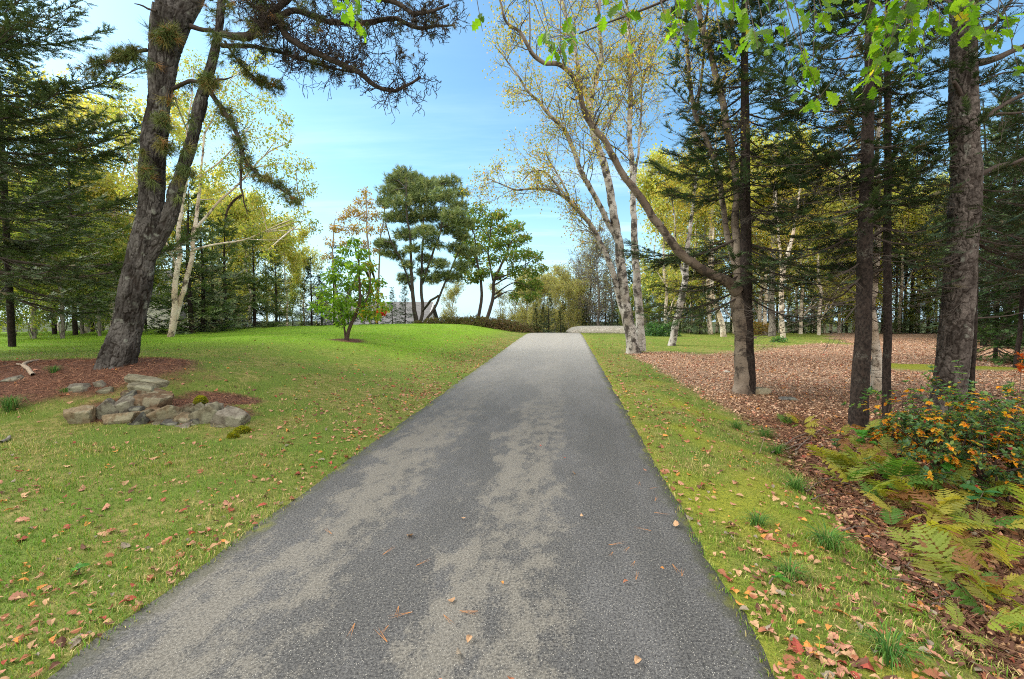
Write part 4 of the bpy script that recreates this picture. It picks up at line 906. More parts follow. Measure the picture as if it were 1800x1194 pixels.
def b_pole(H, Lm, z0, cols, r0, wcol):
    def f(rng, mw, ml):
        q, r = resample([[0, 0, -.4], [rng.normal(0, .12), rng.normal(0, .1), H*.5], [rng.normal(0, .2), 0, H]], [r0, r0*.7, .02], .5); tube(mw, q, r, 9, wcol)
        dead_twigs(rng, mw, Z0, 1.0, z0+.5, 26, 1.2, (.14, .12, .105))
        spruce_boughs(rng, mw, ml, Z0, z0, H*.97, lambda z, az: max(.2, Lm*(1-(max(z-z0, 0)/(H-z0))**1.5)), .5, 5, None, .8, lambda z: .3, lo=True, fcol=cols, fw=[3, 3, 1.5, .5], size=.32, wcol=wcol)
    return f
def b_broad(H, r0, wcol, cols, wts, size, per, lev=3, fork=.25, spread=.22, up=.035, n1=9, L1=.38, leaf=None, bare=False, tc=None):
    def f(rng, mw, ml):
        x = rng.normal(0, .05*H, 2); q, r = resample([[0, 0, -.4], [x[0]*.3, 0, H*.4], [x[0], x[1], H*.95]], [r0, r0*.7, .015], .35); q = q+np.stack([fbm(q*.9+s, 2) for s in (1, 9, 17)], 1)*.12*np.minimum(np.arange(len(q))/6., 1)[:, None]
        tube(mw, q, r, 9, wcol); S = Segs()
        limbs(rng, q, r, S, n1, L1*H, lev, fork, 1., side=(0, 0, .7), wob=.14, up=up, pchild=.65, nseg=6, ratio=(.4, .7))
        S.draw(mw, tc or wcol, 3, .006 if n1 < 50 else .011)
        leaves(ml, rng, S, per, size, cols, wts, leaf, spread=spread)
    return f
DG = [[.052, .086, .045], [.076, .118, .057], [.11, .155, .07], [.14, .13, .08]]  # far greens kept paler: distance haze put into the colour
MG = [[.09, .14, .065], [.13, .185, .078], [.18, .23, .09], [.22, .21, .105]]
YB = [[.46, .46, .16], [.56, .50, .17], [.60, .46, .14], [.37, .42, .15]]
RB = [[.32, .29, .15], [.39, .34, .18], [.27, .30, .13]]
PR = {
 'sp1': proto_tree('spruce_tree', b_spruce(8.5, 2.0, .5, DG), 201, 'dark spruces in the wood behind', M_SBARK, M_NEEDLE),
 'sp2': proto_tree('spruce_tree', b_spruce(7.0, 2.2, .3, MG), 202, 'dark spruces in the wood behind', M_SBARK, M_NEEDLE),
 'po1': proto_tree('spruce_tree', b_pole(11, 2.0, 4.2, DG, .11, (.085, .068, .058)), 203, 'bare-poled spruces in the wood behind', M_SBARK, M_NEEDLE),
 'po2': proto_tree('spruce_tree', b_pole(10, 1.7, 5.0, MG, .09, (.11, .09, .075)), 204, 'bare-poled spruces in the wood behind', M_SBARK, M_NEEDLE),
 'bi1': proto_tree('birch_tree', b_broad(9.5, .13, (.5, .46, .4), YB, [4, 3, 1, 3], .17, 3.2, tc=(.20, .175, .15)), 205, 'yellowing birches in the wood behind', M_WBIRCH, M_LEAF),
 'bi2': proto_tree('birch_tree', b_broad(8.0, .10, (.5, .46, .4), YB, [3, 2, .6, 4], .17, 3.6, fork=.08, n1=14, tc=(.20, .175, .15)), 206, 'yellowing birches in the wood behind', M_WBIRCH, M_LEAF),
 'gr1': proto_tree('broadleaf_tree', b_broad(6.5, .09, (.13, .115, .1), [[.15, .22, .06], [.24, .29, .08], [.34, .33, .09]], [3, 3, 2], .16, 2.3, fork=.02, n1=15, L1=.34), 207, 'green broadleaf trees in the wood behind', M_GBARK, M_LEAF),
 'br1': proto_tree('birch_tree', b_broad(6.5, .06, (.26, .23, .20), RB, [3, 2, 2], .15, 1.3, fork=.03, L1=.3, n1=18, up=.06), 208, 'rusty thin birches beyond the driveway crest', M_GBARK, M_LEAF),
 'ba1': proto_tree('larch_tree', b_broad(9.0, .12, (.27, .245, .22), RB, [3, 1, 1], .10, .25, lev=3, fork=.12, L1=.30, n1=70, up=.02, tc=(.25, .225, .20)), 209, 'leafless grey trees beyond the driveway crest', M_GBARK, M_LEAF),
}
PRG = {'sp1': 'dark dense spruce', 'sp2': 'mid green bushy spruce', 'po1': 'bare-poled dark spruce', 'po2': 'slim bare-poled spruce', 'bi1': 'tall yellowing birch', 'bi2': 'slender yellow-green birch', 'gr1': 'light green broadleaf tree', 'br1': 'thin rusty-leaved birch', 'ba1': 'leafless grey-twigged tree'}
rng = np.random.default_rng(210)
def bt(k, px, d, H=None, where='', sink=0., rz=None):
    t, u = PR[k]; b = at(px, d); h0 = {'sp1': 8.5, 'sp2': 7., 'po1': 11, 'po2': 10, 'bi1': 9.5, 'bi2': 8., 'gr1': 6.5, 'br1': 6.5, 'ba1': 9.}[k]
    s = (H or h0)/h0*rng.uniform(.93, 1.07)
    o = put(t, u, (b[0], b[1], b[2]-sink), rng.uniform(0, 6.28) if rz is None else rz, (s*rng.uniform(.9, 1.1), s, s)); PR[k][1] += 1
    o['label'] = (PRG[k]+' '+where).strip(); o['group'] = PRG[k]+'s '+where; return o
# left wood
W = 'behind the leaning pine on the left'
for px, d, H in ((338, 19.5, 6.2), (356, 20.5, 5.6), (400, 23, 6.0), (448, 25, 5.4), (486, 27, 4.4), (378, 26, 6.4)): bt('sp2', px, d, H, 'close right of the white birch pair')
for px, d, H in ((-60, 22, 9), (165, 30, 8.5), (255, 27, 7)): bt('sp1', px, d, H, W)
for px, d, H in ((96, 21, 9), (132, 19, 9.5), (163, 24, 9)): bt('po1', px, d, H, W)
for px, d, H in ((60, 21, 9), (150, 22, 10), (200, 20, 9), (250, 24, 9), (-20, 28, 9.5), (310, 28, 8.5), (380, 31, 8.5), (100, 32, 9), (420, 33, 8)): bt('bi1', px, d, H, W)
for px, d, H in ((200, 21, 6), (160, 24, 7), (110, 20, 5.5), (60, 24, 7), (20, 20, 5), (240, 25, 7), (430, 34, 5.5)): bt('gr1', px, d, H, 'behind the leaning pine')
for px, d, H in ((-30, 16, 5), (60, 17, 4.6), (110, 16.5, 4.2), (175, 18, 4.4), (20, 18, 6), (145, 20, 5)): bt('gr1', px, d, H, 'under the left-hand spruces')
for px, d, H in ((440, 28, 7.0), (505, 31, 6.2), (535, 36, 6.0), (470, 34, 7), (390, 30, 8)): bt('bi2', px, d, H, 'right of the white birch pair')
for px, d, H in ((450, 30, 3.2), (492, 33, 3.4), (515, 36, 3.6), (20, 23, 4), (180, 25, 4.5), (-60, 30, 6)): bt('gr1', px, d, H, 'at the far edge of the left lawn')
# behind the sapling and pine
for px, d, H in ((548, 34, 5.0), (588, 36, 6.3), (566, 38, 5.), (530, 40, 4.2), (612, 38, 4.4)): bt('sp1', px, d, H, 'behind the maple sapling')
for px, d, H in ((690, 29, 2.3), (712, 30, 2.7), (664, 30.5, 2.2), (640, 31, 1.8)): bt('sp1', px, d, H, 'in front of the grey-roofed cottage')
for px, d, H in ((795, 40, 4.0), (788, 43, 4.4), (880, 44, 4.6), (905, 46, 5.2)): bt('br1', px, d, H, 'below the round-crowned green tree')
# beyond the crest of the drive
for px, d, H in ((965, 31, 2.6), (943, 33, 2.1), (956, 34, 2.4), (985, 36, 2.3)): bt('sp1', px, d, H, 'low beside the driveway crest')
for px, d, H in ((1024, 46, 4.6), (1006, 48, 4.4), (925, 44, 6.2), (938, 40, 5.6), (950, 46, 6.6), (962, 42, 5.8), (975, 47, 6.5), (988, 44, 6.6), (1002, 46, 6.8), (1015, 50, 7), (948, 52, 7), (980, 54, 7.4), (1010, 42, 5), (930, 54, 7), (915, 50, 6)): bt('br1', px, d, H, 'beyond the driveway crest')
for px, d, H in ((1052, 38, 8.4), (1036, 42, 8.6), (1075, 44, 8.8), (1020, 46, 7.6)): bt('ba1', px, d, H, 'beyond the grey rock ledge')
for px, d, H in ((992, 44, 3.4), (1018, 43, 3.8), (1042, 44, 4), (1064, 42, 3.8), (1098, 44, 4.4), (1000, 56, 7), (1025, 54, 7.5), (1065, 52, 8), (1090, 46, 8), (1110, 48, 8.5), (1140, 40, 6.4), (1160, 46, 8), (1195, 40, 7), (1030, 40, 3.6), (1085, 36, 3.2)): bt('sp1', px, d, H, 'beyond the grey rock ledge')
for px, d, H in ((1135, 33, 4.2), (1158, 30, 4.4), (1180, 34, 5), (1210, 30, 4.6), (1240, 34, 5), (1110, 38, 4.5)): bt('gr1', px, d, H, 'at the far edge of the right lawn')
# right wood
W = 'beyond the right lawn'
for px, d, H in ((1170, 26, 9), (1215, 28, 9.5), (1260, 30, 9), (1335, 27, 9.5), (1372, 31, 9), (1408, 26, 9), (1460, 33, 9.5), (1430, 38, 10), (1500, 30, 9), (1305, 36, 9), (1345, 25, 8), (1400, 29, 7), (1440, 25, 8), (1475, 28, 7), (1520, 26, 8), (1386, 34, 7), (1355, 33, 6), (1450, 40, 7), (1580, 28, 7.5), (1610, 31, 7), (1290, 26, 7), (1200, 33, 6), (1560, 34, 9), (1630, 36, 9.5)): bt(('bi1', 'bi2')[int(px) % 20 > 9 or px % 4 == 0], px, d, H, W)
for px, d, H in ((1230, 26, 2.2), (1275, 27, 2.0), (1300, 29, 2.2), (1350, 28, 2.2), (1390, 30, 2.2), (1430, 27, 2.0), (1480, 29, 2.4), (1190, 31, 2.6), (1530, 31, 2.4), (1600, 32, 2.6), (1660, 27, 3.4), (1700, 24, 4)): bt('sp2', px, d, H, W)
for px, d, H in ((1215, 27, 2.2), (1300, 28, 2.0), (1322, 30, 2.4), (1405, 28, 2.2), (1425, 30, 2.6), (1448, 28, 2.0), (1500, 27, 2.2), (1520, 29, 2.4), (1565, 27, 2.2), (1585, 29, 2.6), (1610, 27, 2.0), (1640, 28, 2.4), (1100, 34, 2.2), (1130, 29, 1.6)): bt(('gr1', 'sp2')[int(px) % 2], px, d, H*1.15, 'low at the back edge of the right lawn')
for px, d, H in ((937, 36, 4.2), (1000, 38, 4.4), (1016, 40, 5), (975, 37, 4.0), (926, 39, 4.4), (955, 40, 5)): bt('br1', px, d, H, 'low beyond the driveway crest')
for px, d in ((1225, 36), (1285, 33), (1320, 40), (1365, 36), (1412, 42), (1440, 35), (1488, 38), (1510, 41), (1550, 33), (1575, 31), (1590, 31), (1602, 29), (1615, 33), (1632, 30), (1645, 36), (1660, 31), (1735, 21), (1750, 25), (1765, 19), (1785, 23), (1830, 20), (1720, 30), (1690, 35), (1880, 24)): bt(('po1', 'po2')[int(px) % 2], px, d, rng.uniform(9, 11.5), W)
for px, d, H in ((1690, 21, 8), (1730, 18, 7.5), (1770, 22, 8.5), (1815, 17, 7), (1655, 26, 9), (1860, 20, 9)): bt('sp1', px, d, H, 'behind the thick scaly trunk')
for k, (t, u) in PR.items():
    if u == 0: print('unused', k)
# right-lawn birches with individual stems
def stem_birch(label, rows, seed, d=None, mat=None, extra=(), n=8, L=1.3):
    multi_birch(label, [rows]+list(extra), d, [(0, rng.normal(0, .8))]+[(0, .6)]*len(extra), seed, .8, mat or M_WBIRCH, .10, lim=(n, L), tw=(.25, .22, .19))
stem_birch('straight pinkish birch trunk on the right lawn left of the brown birch', [(1250, 596, 12), (1249, 588, 10), (1246, 550, 9), (1245, 500, 9), (1248, 450, 8), (1250, 400, 7), (1256, 320, 5), (1258, 220, 3)], 301)
stem_birch('short curved white birch stem bowing beside the straight pinkish birch', [(1274, 600, 13), (1272, 592, 11), (1269, 570, 11), (1263, 548, 10), (1256, 535, 9), (1252, 515, 8), (1252, 470, 6), (1254, 400, 3)], 302)
stem_birch('thick grey birch trunk at the back of the right lawn', [(1357, 580, 15), (1357, 570, 13), (1356, 520, 12), (1358, 450, 11), (1362, 350, 9), (1364, 250, 6)], 303, 24., M_GBARK)
stem_birch('white birch with a small green plant at its foot at the clearing edge', [(1378, 606, 13), (1377, 596, 11), (1374, 560, 10), (1374, 520, 10), (1376, 480, 10), (1384, 450, 9), (1392, 420, 7), (1400, 380, 5), (1410, 300, 3)], 304, extra=[[(1375, 490, 7), (1372, 450, 6), (1368, 400, 5), (1362, 320, 3)]])
stem_birch('large pale birch trunk showing between the two dark spruce trunks', [(1540, 702, 28), (1541, 688, 25), (1540, 640, 22), (1537, 590, 19), (1535, 550, 17), (1537, 490, 16), (1540, 430, 15), (1543, 350, 12), (1545, 250, 9), (1546, 100, 5)], 305, extra=[[(1538, 470, 9), (1528, 420, 8), (1520, 340, 6), (1515, 240, 3)]])
stem_birch('pale grey trunk left of the straight pinkish birch at the lawn edge', [(1232, 580, 7), (1233, 572, 6), (1234, 530, 6), (1238, 460, 5), (1240, 380, 3)], 306, 27., M_GBARK)
# glossy rounded shrub and rusty bush at the back of the right lawn
rng = np.random.default_rng(90)
t = proto('shrub', 'rounded blue-green shrub at the back of the right lawn', *shrub_mesh(np.random.default_rng(91), 1.9, .85, 2200, .12, [[.07, .16, .075], [.10, .21, .09], [.05, .11, .05]], [3, 3, 2]), None); t.location = tuple(at(1160, 24))
t = proto('shrub', 'rusty yellow bush between the brown birch and the grey birch trunk', *shrub_mesh(np.random.default_rng(92), 1.6, .8, 1400, .11, [[.28, .20, .06], [.20, .19, .06], [.33, .18, .05]], [3, 2, 1]), None); t.location = tuple(at(1333, 25))
t = proto('shrub', 'small green plant at the foot of the white birch', *shrub_mesh(np.random.default_rng(93), .65, .28, 160, .10, [[.08, .20, .06], [.11, .24, .09]], [1, 1], OVAL), None); t.location = tuple(G(1368, 602))
t = proto('shrub', 'small dark green plant at the foot of the large pale birch', *shrub_mesh(np.random.default_rng(94), .35, .16, 70, .08, [[.05, .12, .04], [.08, .18, .05]], [1, 1], OVAL), None); t.location = tuple(G(1540, 692))
# pale rock ledge right of the crest
def rock(rng, w, h, dp, cuts=11, sub=3, rough=.05, flat=0.):
    """angular stone: a ball cut by random planes"""
    import bmesh
    bm = bmesh.new(); bmesh.ops.create_icosphere(bm, subdivisions=sub, radius=1); V = np.array([v.co[:] for v in bm.verts]); F = np.array([[v.index for v in f.verts] for f in bm.faces]); bm.free()
    ax = nrm(np.concatenate([np.eye(3), -np.eye(3)])+rng.normal(0, .16, (6, 3))); nn = np.concatenate([ax, rdirs(rng, cuts)]); hh = np.concatenate([rng.uniform(.60, .80, 6), rng.uniform(.74, 1.0, cuts)]); q = V @ nn.T
    r = np.min(np.where(q > .05, hh/np.maximum(q, .05), 9), 1); r = np.minimum(r, 1.3)
    r = r*(1+rough*fbm(V*2.6+rng.uniform(0, 50), 4)); V = V*r[:, None]; V = V/np.abs(V).max(0)*np.array([w/2, dp/2, h/2]); return V, F
M_STONE, nt, n, l = newmat('field_stone'); cv_ = vcol(nt); a_ = noise(nt, coords(nt), 14, 6, .65); b_ = noise(nt, coords(nt), 60, 4, .6); c_ = noise(nt, coords(nt), 5, 3)
q = mixc(nt, ramp(nt, a_, .35, .65), mixc(nt, 1., cv_, (.62, .60, .56), 'MULTIPLY'), mixc(nt, 1., cv_, (1.15, 1.15, 1.12), 'MULTIPLY'))
q = mixc(nt, mathn(nt, 'MULTIPLY', ramp(nt, c_, .50, .62), .45), q, (.26, .27, .20)); q = mixc(nt, mathn(nt, 'MULTIPLY', ramp(nt, b_, .58, .68), .5), q, (.06, .055, .05))
finish(nt, q, .9, mathn(nt, 'ADD', a_, mathn(nt, 'MULTIPLY', b_, .4)), .9, .012, .15)
r_ = np.random.default_rng(95); m = M(); V, F = rock(r_, 6.2, .85, 3.6, 40, 4, .10); V = nrm(V/np.array([3.1, 1.8, .42]))*np.array([3.1, 1.8, .42])*.55+V*.45; V = V*(1+.10*fbm(V*1.1, 3))[:, None]; b = at(1072, 29.2); b[2] = 1.6-(579-560)/FPX*29.2-.16
ledge = thing('rock_ledge', 'low pale grey rock ledge right of the driveway crest', 'rock', b); m.add(V+b, F, (.42, .40, .37)); part(m, 'rock', M_STONE, ledge, True)
ledge2 = None
# ================================================================ stone pile
rng = np.random.default_rng(120)
MOSSC = (.20, .22, .03)
GY = (.30, .275, .235); GN = (.29, .27, .195); BR = (.27, .19, .125); TN = (.34, .27, .18); DKS = (.12, .12, .115); PL = (.36, .32, .28)
ST = [(258, 670, 66, 12, -10, GN, 'thin flat slab topping the stone pile', .45), (250, 686, 50, 20, -6, GN, 'rounded grey stone right under the top slab', .7), (264, 708, 60, 27, 4, BR, 'brown angular stone in the middle of the pile below the rounded grey one', .7),
 (290, 697, 24, 15, -20, BR, 'small brown stone right of the rounded grey stone', .8), (219, 717, 42, 28, 3, GY, 'blocky grey stone at the left middle of the pile', .9), (190, 722, 46, 28, 32, GY, 'leaning grey slab at the left side of the pile', .6), (228, 700, 30, 15, 28, DKS, 'dark stone wedged under the rounded grey stone', .8),
 (214, 739, 56, 26, 4, TN, 'broad tan stone at the lower left of the pile', .7), (147, 734, 42, 33, 0, TN, 'tan rounded boulder standing apart left of the pile', .9), (244, 748, 46, 15, 52, DKS, 'dark blue-grey slab leaning steeply at the pile foot', .5), (287, 734, 64, 27, 24, TN, 'large tan slab tilted across the pile front', .5),
 (257, 728, 34, 15, 15, TN, 'narrow tan stone behind the steep dark slab', .7), (283, 761, 30, 15, 5, GY, 'small grey cobble at the pile foot below the tilted slab', .9), (318, 758, 42, 19, 5, PL, 'pale speckled cobble at the front of the pile', .9), (324, 741, 44, 23, -15, TN, 'tan stone above the pale speckled cobble', .7),
 (331, 721, 28, 18, 10, BR, 'small brown stone behind the tilted tan slab', .8), (349, 724, 30, 20, 25, GN, 'greenish stone right of the moss cushion', .8), (366, 737, 50, 40, 18, GN, 'big grey-green stone right of the pile centre', .8), (375, 717, 28, 15, -8, GY, 'grey stone capping the big grey-green one', .8),
 (408, 744, 56, 46, -12, GY, 'large grey boulder at the right end of the pile', .9), (386, 755, 24, 20, 0, GN, 'small stone wedged before the right end boulder', .9), (355, 762, 24, 13, 0, PL, 'small pale cobble before the big grey-green stone', .9), (184, 770, 30, 10, 4, TN, 'flat tan stone lying in the grass before the pile', .8),
 (136, 685, 36, 19, 6, GY, 'half buried grey stone in the needle bed left of the pile', .9), (187, 690, 22, 12, 4, GN, 'small half buried stone just left of the pile top', .9), (176, 679, 14, 16, 20, GY, 'small upright stone beside the half buried ones', .8), (20, 668, 32, 10, 12, GY, 'half buried grey stone near the left picture edge', .8), (300, 748, 26, 14, 0, DKS, 'dark stone in the gap under the tilted slab', .9), (345, 745, 22, 18, 0, DKS, 'dark stone in the shadowed gap beside the big grey-green one', .9), (240, 722, 24, 14, 0, DKS, 'dark stone in the middle gap of the pile', .9), (268, 690, 44, 10, -8, BR, 'brown flat stone between the top slab and the middle stone', .8)]
for i_ in range(16):      # the small stones that fill the gaps
    ST.append((rng.uniform(205, 415), 0, rng.uniform(14, 30), rng.uniform(7, 14), rng.uniform(-35, 35), [DKS, GY, BR, GN][i_ % 4], 'small stone filling a gap of the tumbled stone pile', .8))
    ST[-1] = (ST[-1][0], rng.uniform(692 if 220 < ST[-1][0] < 300 else 722, 757))+ST[-1][2:]
for px, py, w, h, tl, col, lb, dpr in ST:
    if px in (136, 187, 176, 20): c = G(px, py); d = dep(c); c = c+np.array([0, 0, .0])
    else: d = 5.55+(770-py)*.0088; c = P(px, py, d)
    s = d/FPX; V, F = rock(rng, w*s*1.16, h*s*1.30, max(w, h)*s*dpr*.8, 9, 4, .07)
    a = math.radians(tl); R = np.array([[math.cos(a), 0, -math.sin(a)], [0, 1, 0], [math.sin(a), 0, math.cos(a)]]) @ np.array([[1, 0, 0], [0, math.cos(.25), -math.sin(.25)], [0, math.sin(.25), math.cos(.25)]])
    m = M(); V = V @ R.T; m.add(V, F, np.array(col)*rng.uniform(.38, .66)); o = m.build('stone', M_STONE, None, False, world=False); o.location = tuple(c)
    tag(o, lb, 'stone', 'stones of the tumbled pile')
    g0 = gz(c[0], c[1])
# stones and moss elsewhere
for px, py, w, h, col, lb in ((1328, 692, 44, 20, (.33, .28, .20), 'flat tan stone in the leaves at the foot of the brown birch'), (1384, 703, 34, 11, (.14, .14, .14), 'dark flat stone in the leaves right of the brown birch'), (1618, 700, 22, 12, (.16, .14, .12), 'dark stone left of the thick scaly trunk'), (1326, 596, 8, 10, (.22, .16, .14), 'small brown stump-like stone just right of the brown birch'), (1340, 628, 10, 6, (.6, .58, .55), 'small white stone left of the brown birch on the leaf floor')):
    if px == 1340: px = 1278; py = 655
    c = G(px, py); d = dep(c); s = d/FPX; V, F = rock(rng, w*s, h*s*1.14, w*s*.7, 9, 3); m = M(); m.add(V, F, col); o = m.build('stone', M_STONE, None, False, world=False); o.location = tuple(c); tag(o, lb, 'stone')
def moss(px, py, w, h, lb, c=None):
    c = G(px, py) if c is None else c; d = dep(c); r = np.random.default_rng(int(px)); m = M(); n = 900; v = rdirs(r, n, .3); v[:, 2] = abs(v[:, 2]); s = d/FPX
    inst(m, LEAF, v*np.array([w*s/2, w*s*.35, h*s]), frames(nrm(v+.5*rdirs(r, n))), .022*r.uniform(.7, 1.3, n), pal(r, n, [[.26, .27, .03], [.36, .34, .03], [.18, .22, .03]], [3, 2, 2]))
    V, F = rock(r, w*s*.95, h*s*1.9, w*s*.65, 6, 3); m.add(V, F, (.14, .16, .03)); o = m.build('moss_cushion', M_LEAF, None, world=False); o.location = tuple(c); tag(o, lb, 'moss')
moss(353, 707, 20, 12, 'olive moss cushion on the right part of the stone pile', P(353, 709, 6.05)); moss(426, 761, 26, 9, 'bright yellow moss cushion at the right foot of the stone pile'); moss(410, 770, 16, 7, 'small yellow moss cushion before the right end boulder')
# stick in the needle bed and the fallen twig on the drive
def stick(rows, lb, name='stick', col=(.24, .19, .15), lift=.02, sub=()):
    m = M()
    for rr in (rows,)+tuple(sub):
        pts = np.array([G(x, y) for x, y, w in rr])+[0, 0, lift]; d = dep(pts[0]); q, r = resample(pts, np.array([w for x, y, w in rr])*d/FPX/2, .03); q = q+np.stack([fbm(q*14+s_, 2) for s_ in (1, 9, 17)], 1)*.008; tube(m, q, r, 7, col)
    o0 = np.array(G(rows[0][0], rows[0][1])); m.V = [v-o0 for v in m.V]; o = m.build(name, M_TWIG, None, True, world=False); o.location = tuple(o0); tag(o, lb, 'stick')
stick([(58, 662, 7), (50, 652, 7), (42, 645, 7), (52, 638, 5), (68, 635, 4)], 'pale crooked stick lying on the needle bed by the left edge', sub=([(42, 645, 4), (30, 642, 3)],), col=(.42, .34, .26))
stick([(1141, 932, 3), (1165, 934, 3.5), (1190, 938, 3), (1222, 941, 2)], 'thin reddish twig lying on the driveway near the right edge', 'twig', (.16, .09, .07), .006, sub=([(1165, 934, 2), (1180, 945, 1.5)], [(1185, 937, 2), (1205, 945, 1.6), (1212, 943, 1)]))
stick([(2, 781, 6), (12, 776, 6), (17, 770, 4)], 'short grey stick in the grass at the left picture edge', col=(.25, .23, .2))
stick([(1335, 800, 1.6), (1344, 770, 1.4)], 'thin dry stalk leaning over the leaf litter beside the verge', 'stalk', (.30, .24, .15))

# ================================================================ ferns
def T_frond(seed, L=1., npair=10, wid=.30, droop=.35, tri=True):
    r = np.random.default_rng(seed); V = []; F = []; K = []
    def addt(a, b_, c_, k): i = len(V); V.extend([a, b_, c_]); F.append([i, i+1, i+2]); K.extend([k]*3)
    ys = np.linspace(0, 1, 14); ax = np.stack([.02*np.sin(ys*3+seed), ys*(1-.12*ys), -.0+.32*ys-droop*ys**2.2*1.3], 1)
    for i in range(13):
        w_ = .007*(1-ys[i]*.8); d = np.array([w_, 0, 0]); addt(ax[i]-d, ax[i]+d, ax[i+1], 1); addt(ax[i]-[0, 0, w_], ax[i]+[0, 0, w_], ax[i+1], 1)
    for j in range(npair):
        t = .34+.65*j/npair; fi = t*13; i = min(int(fi), 12); p = ax[i]+(ax[i+1]-ax[i])*(fi-i); dd = ax[i+1]-ax[i]; dd = dd/np.linalg.norm(dd)
        prof = (math.sin(math.pi*min(1, (t-.28)/.72)**.62)*.9+.1) if tri else 1-t
        for sg in (-1, 1):
            Lp = wid*prof*r.uniform(.85, 1.1); a = r.uniform(.95, 1.2); pd = np.array([sg*math.sin(a), 0, 0])+dd*math.cos(a)+np.array([0, 0, r.uniform(-.3, .12)]); pd /= np.linalg.norm(pd)
            lat = dd-pd*(dd@pd); lat /= np.linalg.norm(lat); ns = 9; wl = .034*(.4+.6*prof); sag = .16*Lp
            pt = lambda u: p+pd*Lp*u+np.array([0, 0, -sag*u*u])
            for s2 in (-1, 1):            # one solid toothed leaflet
                wk = [wl*math.sin(math.pi*min(1, .12+.88*k/ns)**.75)*(1.12 if k % 2 else .62) for k in range(ns)]+[0]
                e = [pt(k/ns+.04)+lat*s2*wk[k]+np.array([0, 0, -.25*wk[k]]) for k in range(ns+1)]
                for k in range(ns):
                    addt(pt(k/ns), pt((k+1)/ns), e[k], 0); addt(pt((k+1)/ns), e[k+1], e[k], 0)
    return np.array(V), np.array(F), np.array(K)
FC = {'green': ([.065, .16, .028], [.12, .23, .045]), 'lime': ([.19, .27, .045], [.30, .34, .07]), 'yellow': ([.40, .34, .06], [.33, .33, .06]), 'brown': ([.22, .11, .05], [.32, .17, .07]), 'olive': ([.15, .19, .03], [.24, .23, .04])}
FM = {}
for i_, (k, (c0, c1)) in enumerate(FC.items()):
    for s in range(3):
        V, F, K = T_frond(10*i_+s, wid=(.26, .22, .30)[s], droop=(.30, .5, .4)[s]+(.25 if k == 'brown' else 0)); r = np.random.default_rng(s+i_*7)
        g_ = np.clip(fbm(V*4+s*9+i_, 2)*.9+.5, 0, 1)[:, None]; c = np.array(c0)*(1-g_)+np.array(c1)*g_; c = np.where(K[:, None] == 1, np.array([.20, .16, .05]) if k != 'brown' else np.array([.14, .07, .035]), c)
        m = M(); m.add(V, F, c); o = m.build('frond', M_LEAF, None, world=False); FM[(k, s)] = o.data; bpy.data.objects.remove(o)
rng = np.random.default_rng(130)
FL = {'green': 'green feathery fern', 'lime': 'pale lime-green fern', 'yellow': 'yellowing fern', 'brown': 'withered brown fern', 'olive': 'olive-green fern'}
FERNS = [(1655, 1020, 'lime', 5, .62, 'at the front beside the leaf-filled ditch'), (1725, 1085, 'olive', 6, .62, 'in the lower right corner'), (1780, 1120, 'green', 6, .50, 'at the very lower right edge'), (1612, 985, 'lime', 3, .42, 'with long bare stalks nearest the mossy verge'), (1770, 1010, 'yellow', 6, .55, 'by the right edge below the orange shrub'), (1730, 950, 'lime', 5, .52, 'just below the orange shrub'), (1800, 935, 'yellow', 5, .5, 'at the right edge under the orange shrub'),
 (1672, 925, 'yellow', 4, .45, 'between the withered fern and the orange shrub'), (1640, 880, 'green', 6, .50, 'left of the orange shrub base'), (1690, 885, 'green', 5, .45, 'right under the orange shrub leaves'), (1590, 905, 'brown', 5, .42, 'standing in the middle of the green ferns'), (1650, 850, 'brown', 3, .36, 'half hidden behind the green ones'), (1560, 860, 'green', 6, .46, 'at the left side of the fern patch'), (1510, 845, 'lime', 6, .44, 'at the outer left of the fern patch'), (1545, 815, 'olive', 6, .46, 'behind the left fern patch'), (1600, 815, 'olive', 5, .48, 'below the small oak seedling'),
 (1640, 800, 'olive', 5, .45, 'in front of the orange shrub centre'), (1500, 800, 'lime', 5, .40, 'before the nearest spruce trunk'), (1465, 815, 'brown', 3, .30, 'at the litter edge left of the fern patch'), (1412, 752, 'yellow', 6, .40, 'alone in the leaves left of the nearest spruce'), (1440, 778, 'yellow', 3, .34, 'small below the lone yellow one'), (1384, 752, 'green', 3, .30, 'small beside the lone yellow one'), (1480, 775, 'olive', 3, .32, 'small left of the nearest spruce foot'), (1705, 1040, 'green', 5, .45, 'low between the front ferns'), (1745, 880, 'green', 5, .40, 'under the right end of the orange shrub'), (1580, 840, 'lime', 4, .44, 'in the heart of the fern patch'), (1685, 1005, 'olive', 4, .5, 'rising behind the front lime fern'), (1560, 795, 'green', 4, .42, 'under the oak seedling'), (1490, 870, 'lime', 4, .46, 'leaning over the ditch leaves on the outer side'), (1535, 895, 'green', 4, .44, 'before the withered fern'), (1570, 950, 'yellow', 3, .48, 'with a single tall frond over the ditch'), (1640, 960, 'olive', 4, .5, 'between the front lime fern and the shrub'), (1700, 975, 'brown', 3, .42, 'withered among the front ferns'), (1755, 1050, 'yellow', 5, .56, 'tall at the right edge of the front ferns'), (1690, 1120, 'lime', 4, .46, 'lowest at the ditch edge'), (1620, 850, 'lime', 4, .46, 'in the upper middle of the fern patch'), (1470, 830, 'yellow', 3, .36, 'at the far outer left of the fern patch'), (1530, 780, 'lime', 4, .42, 'right before the nearest spruce foot')]
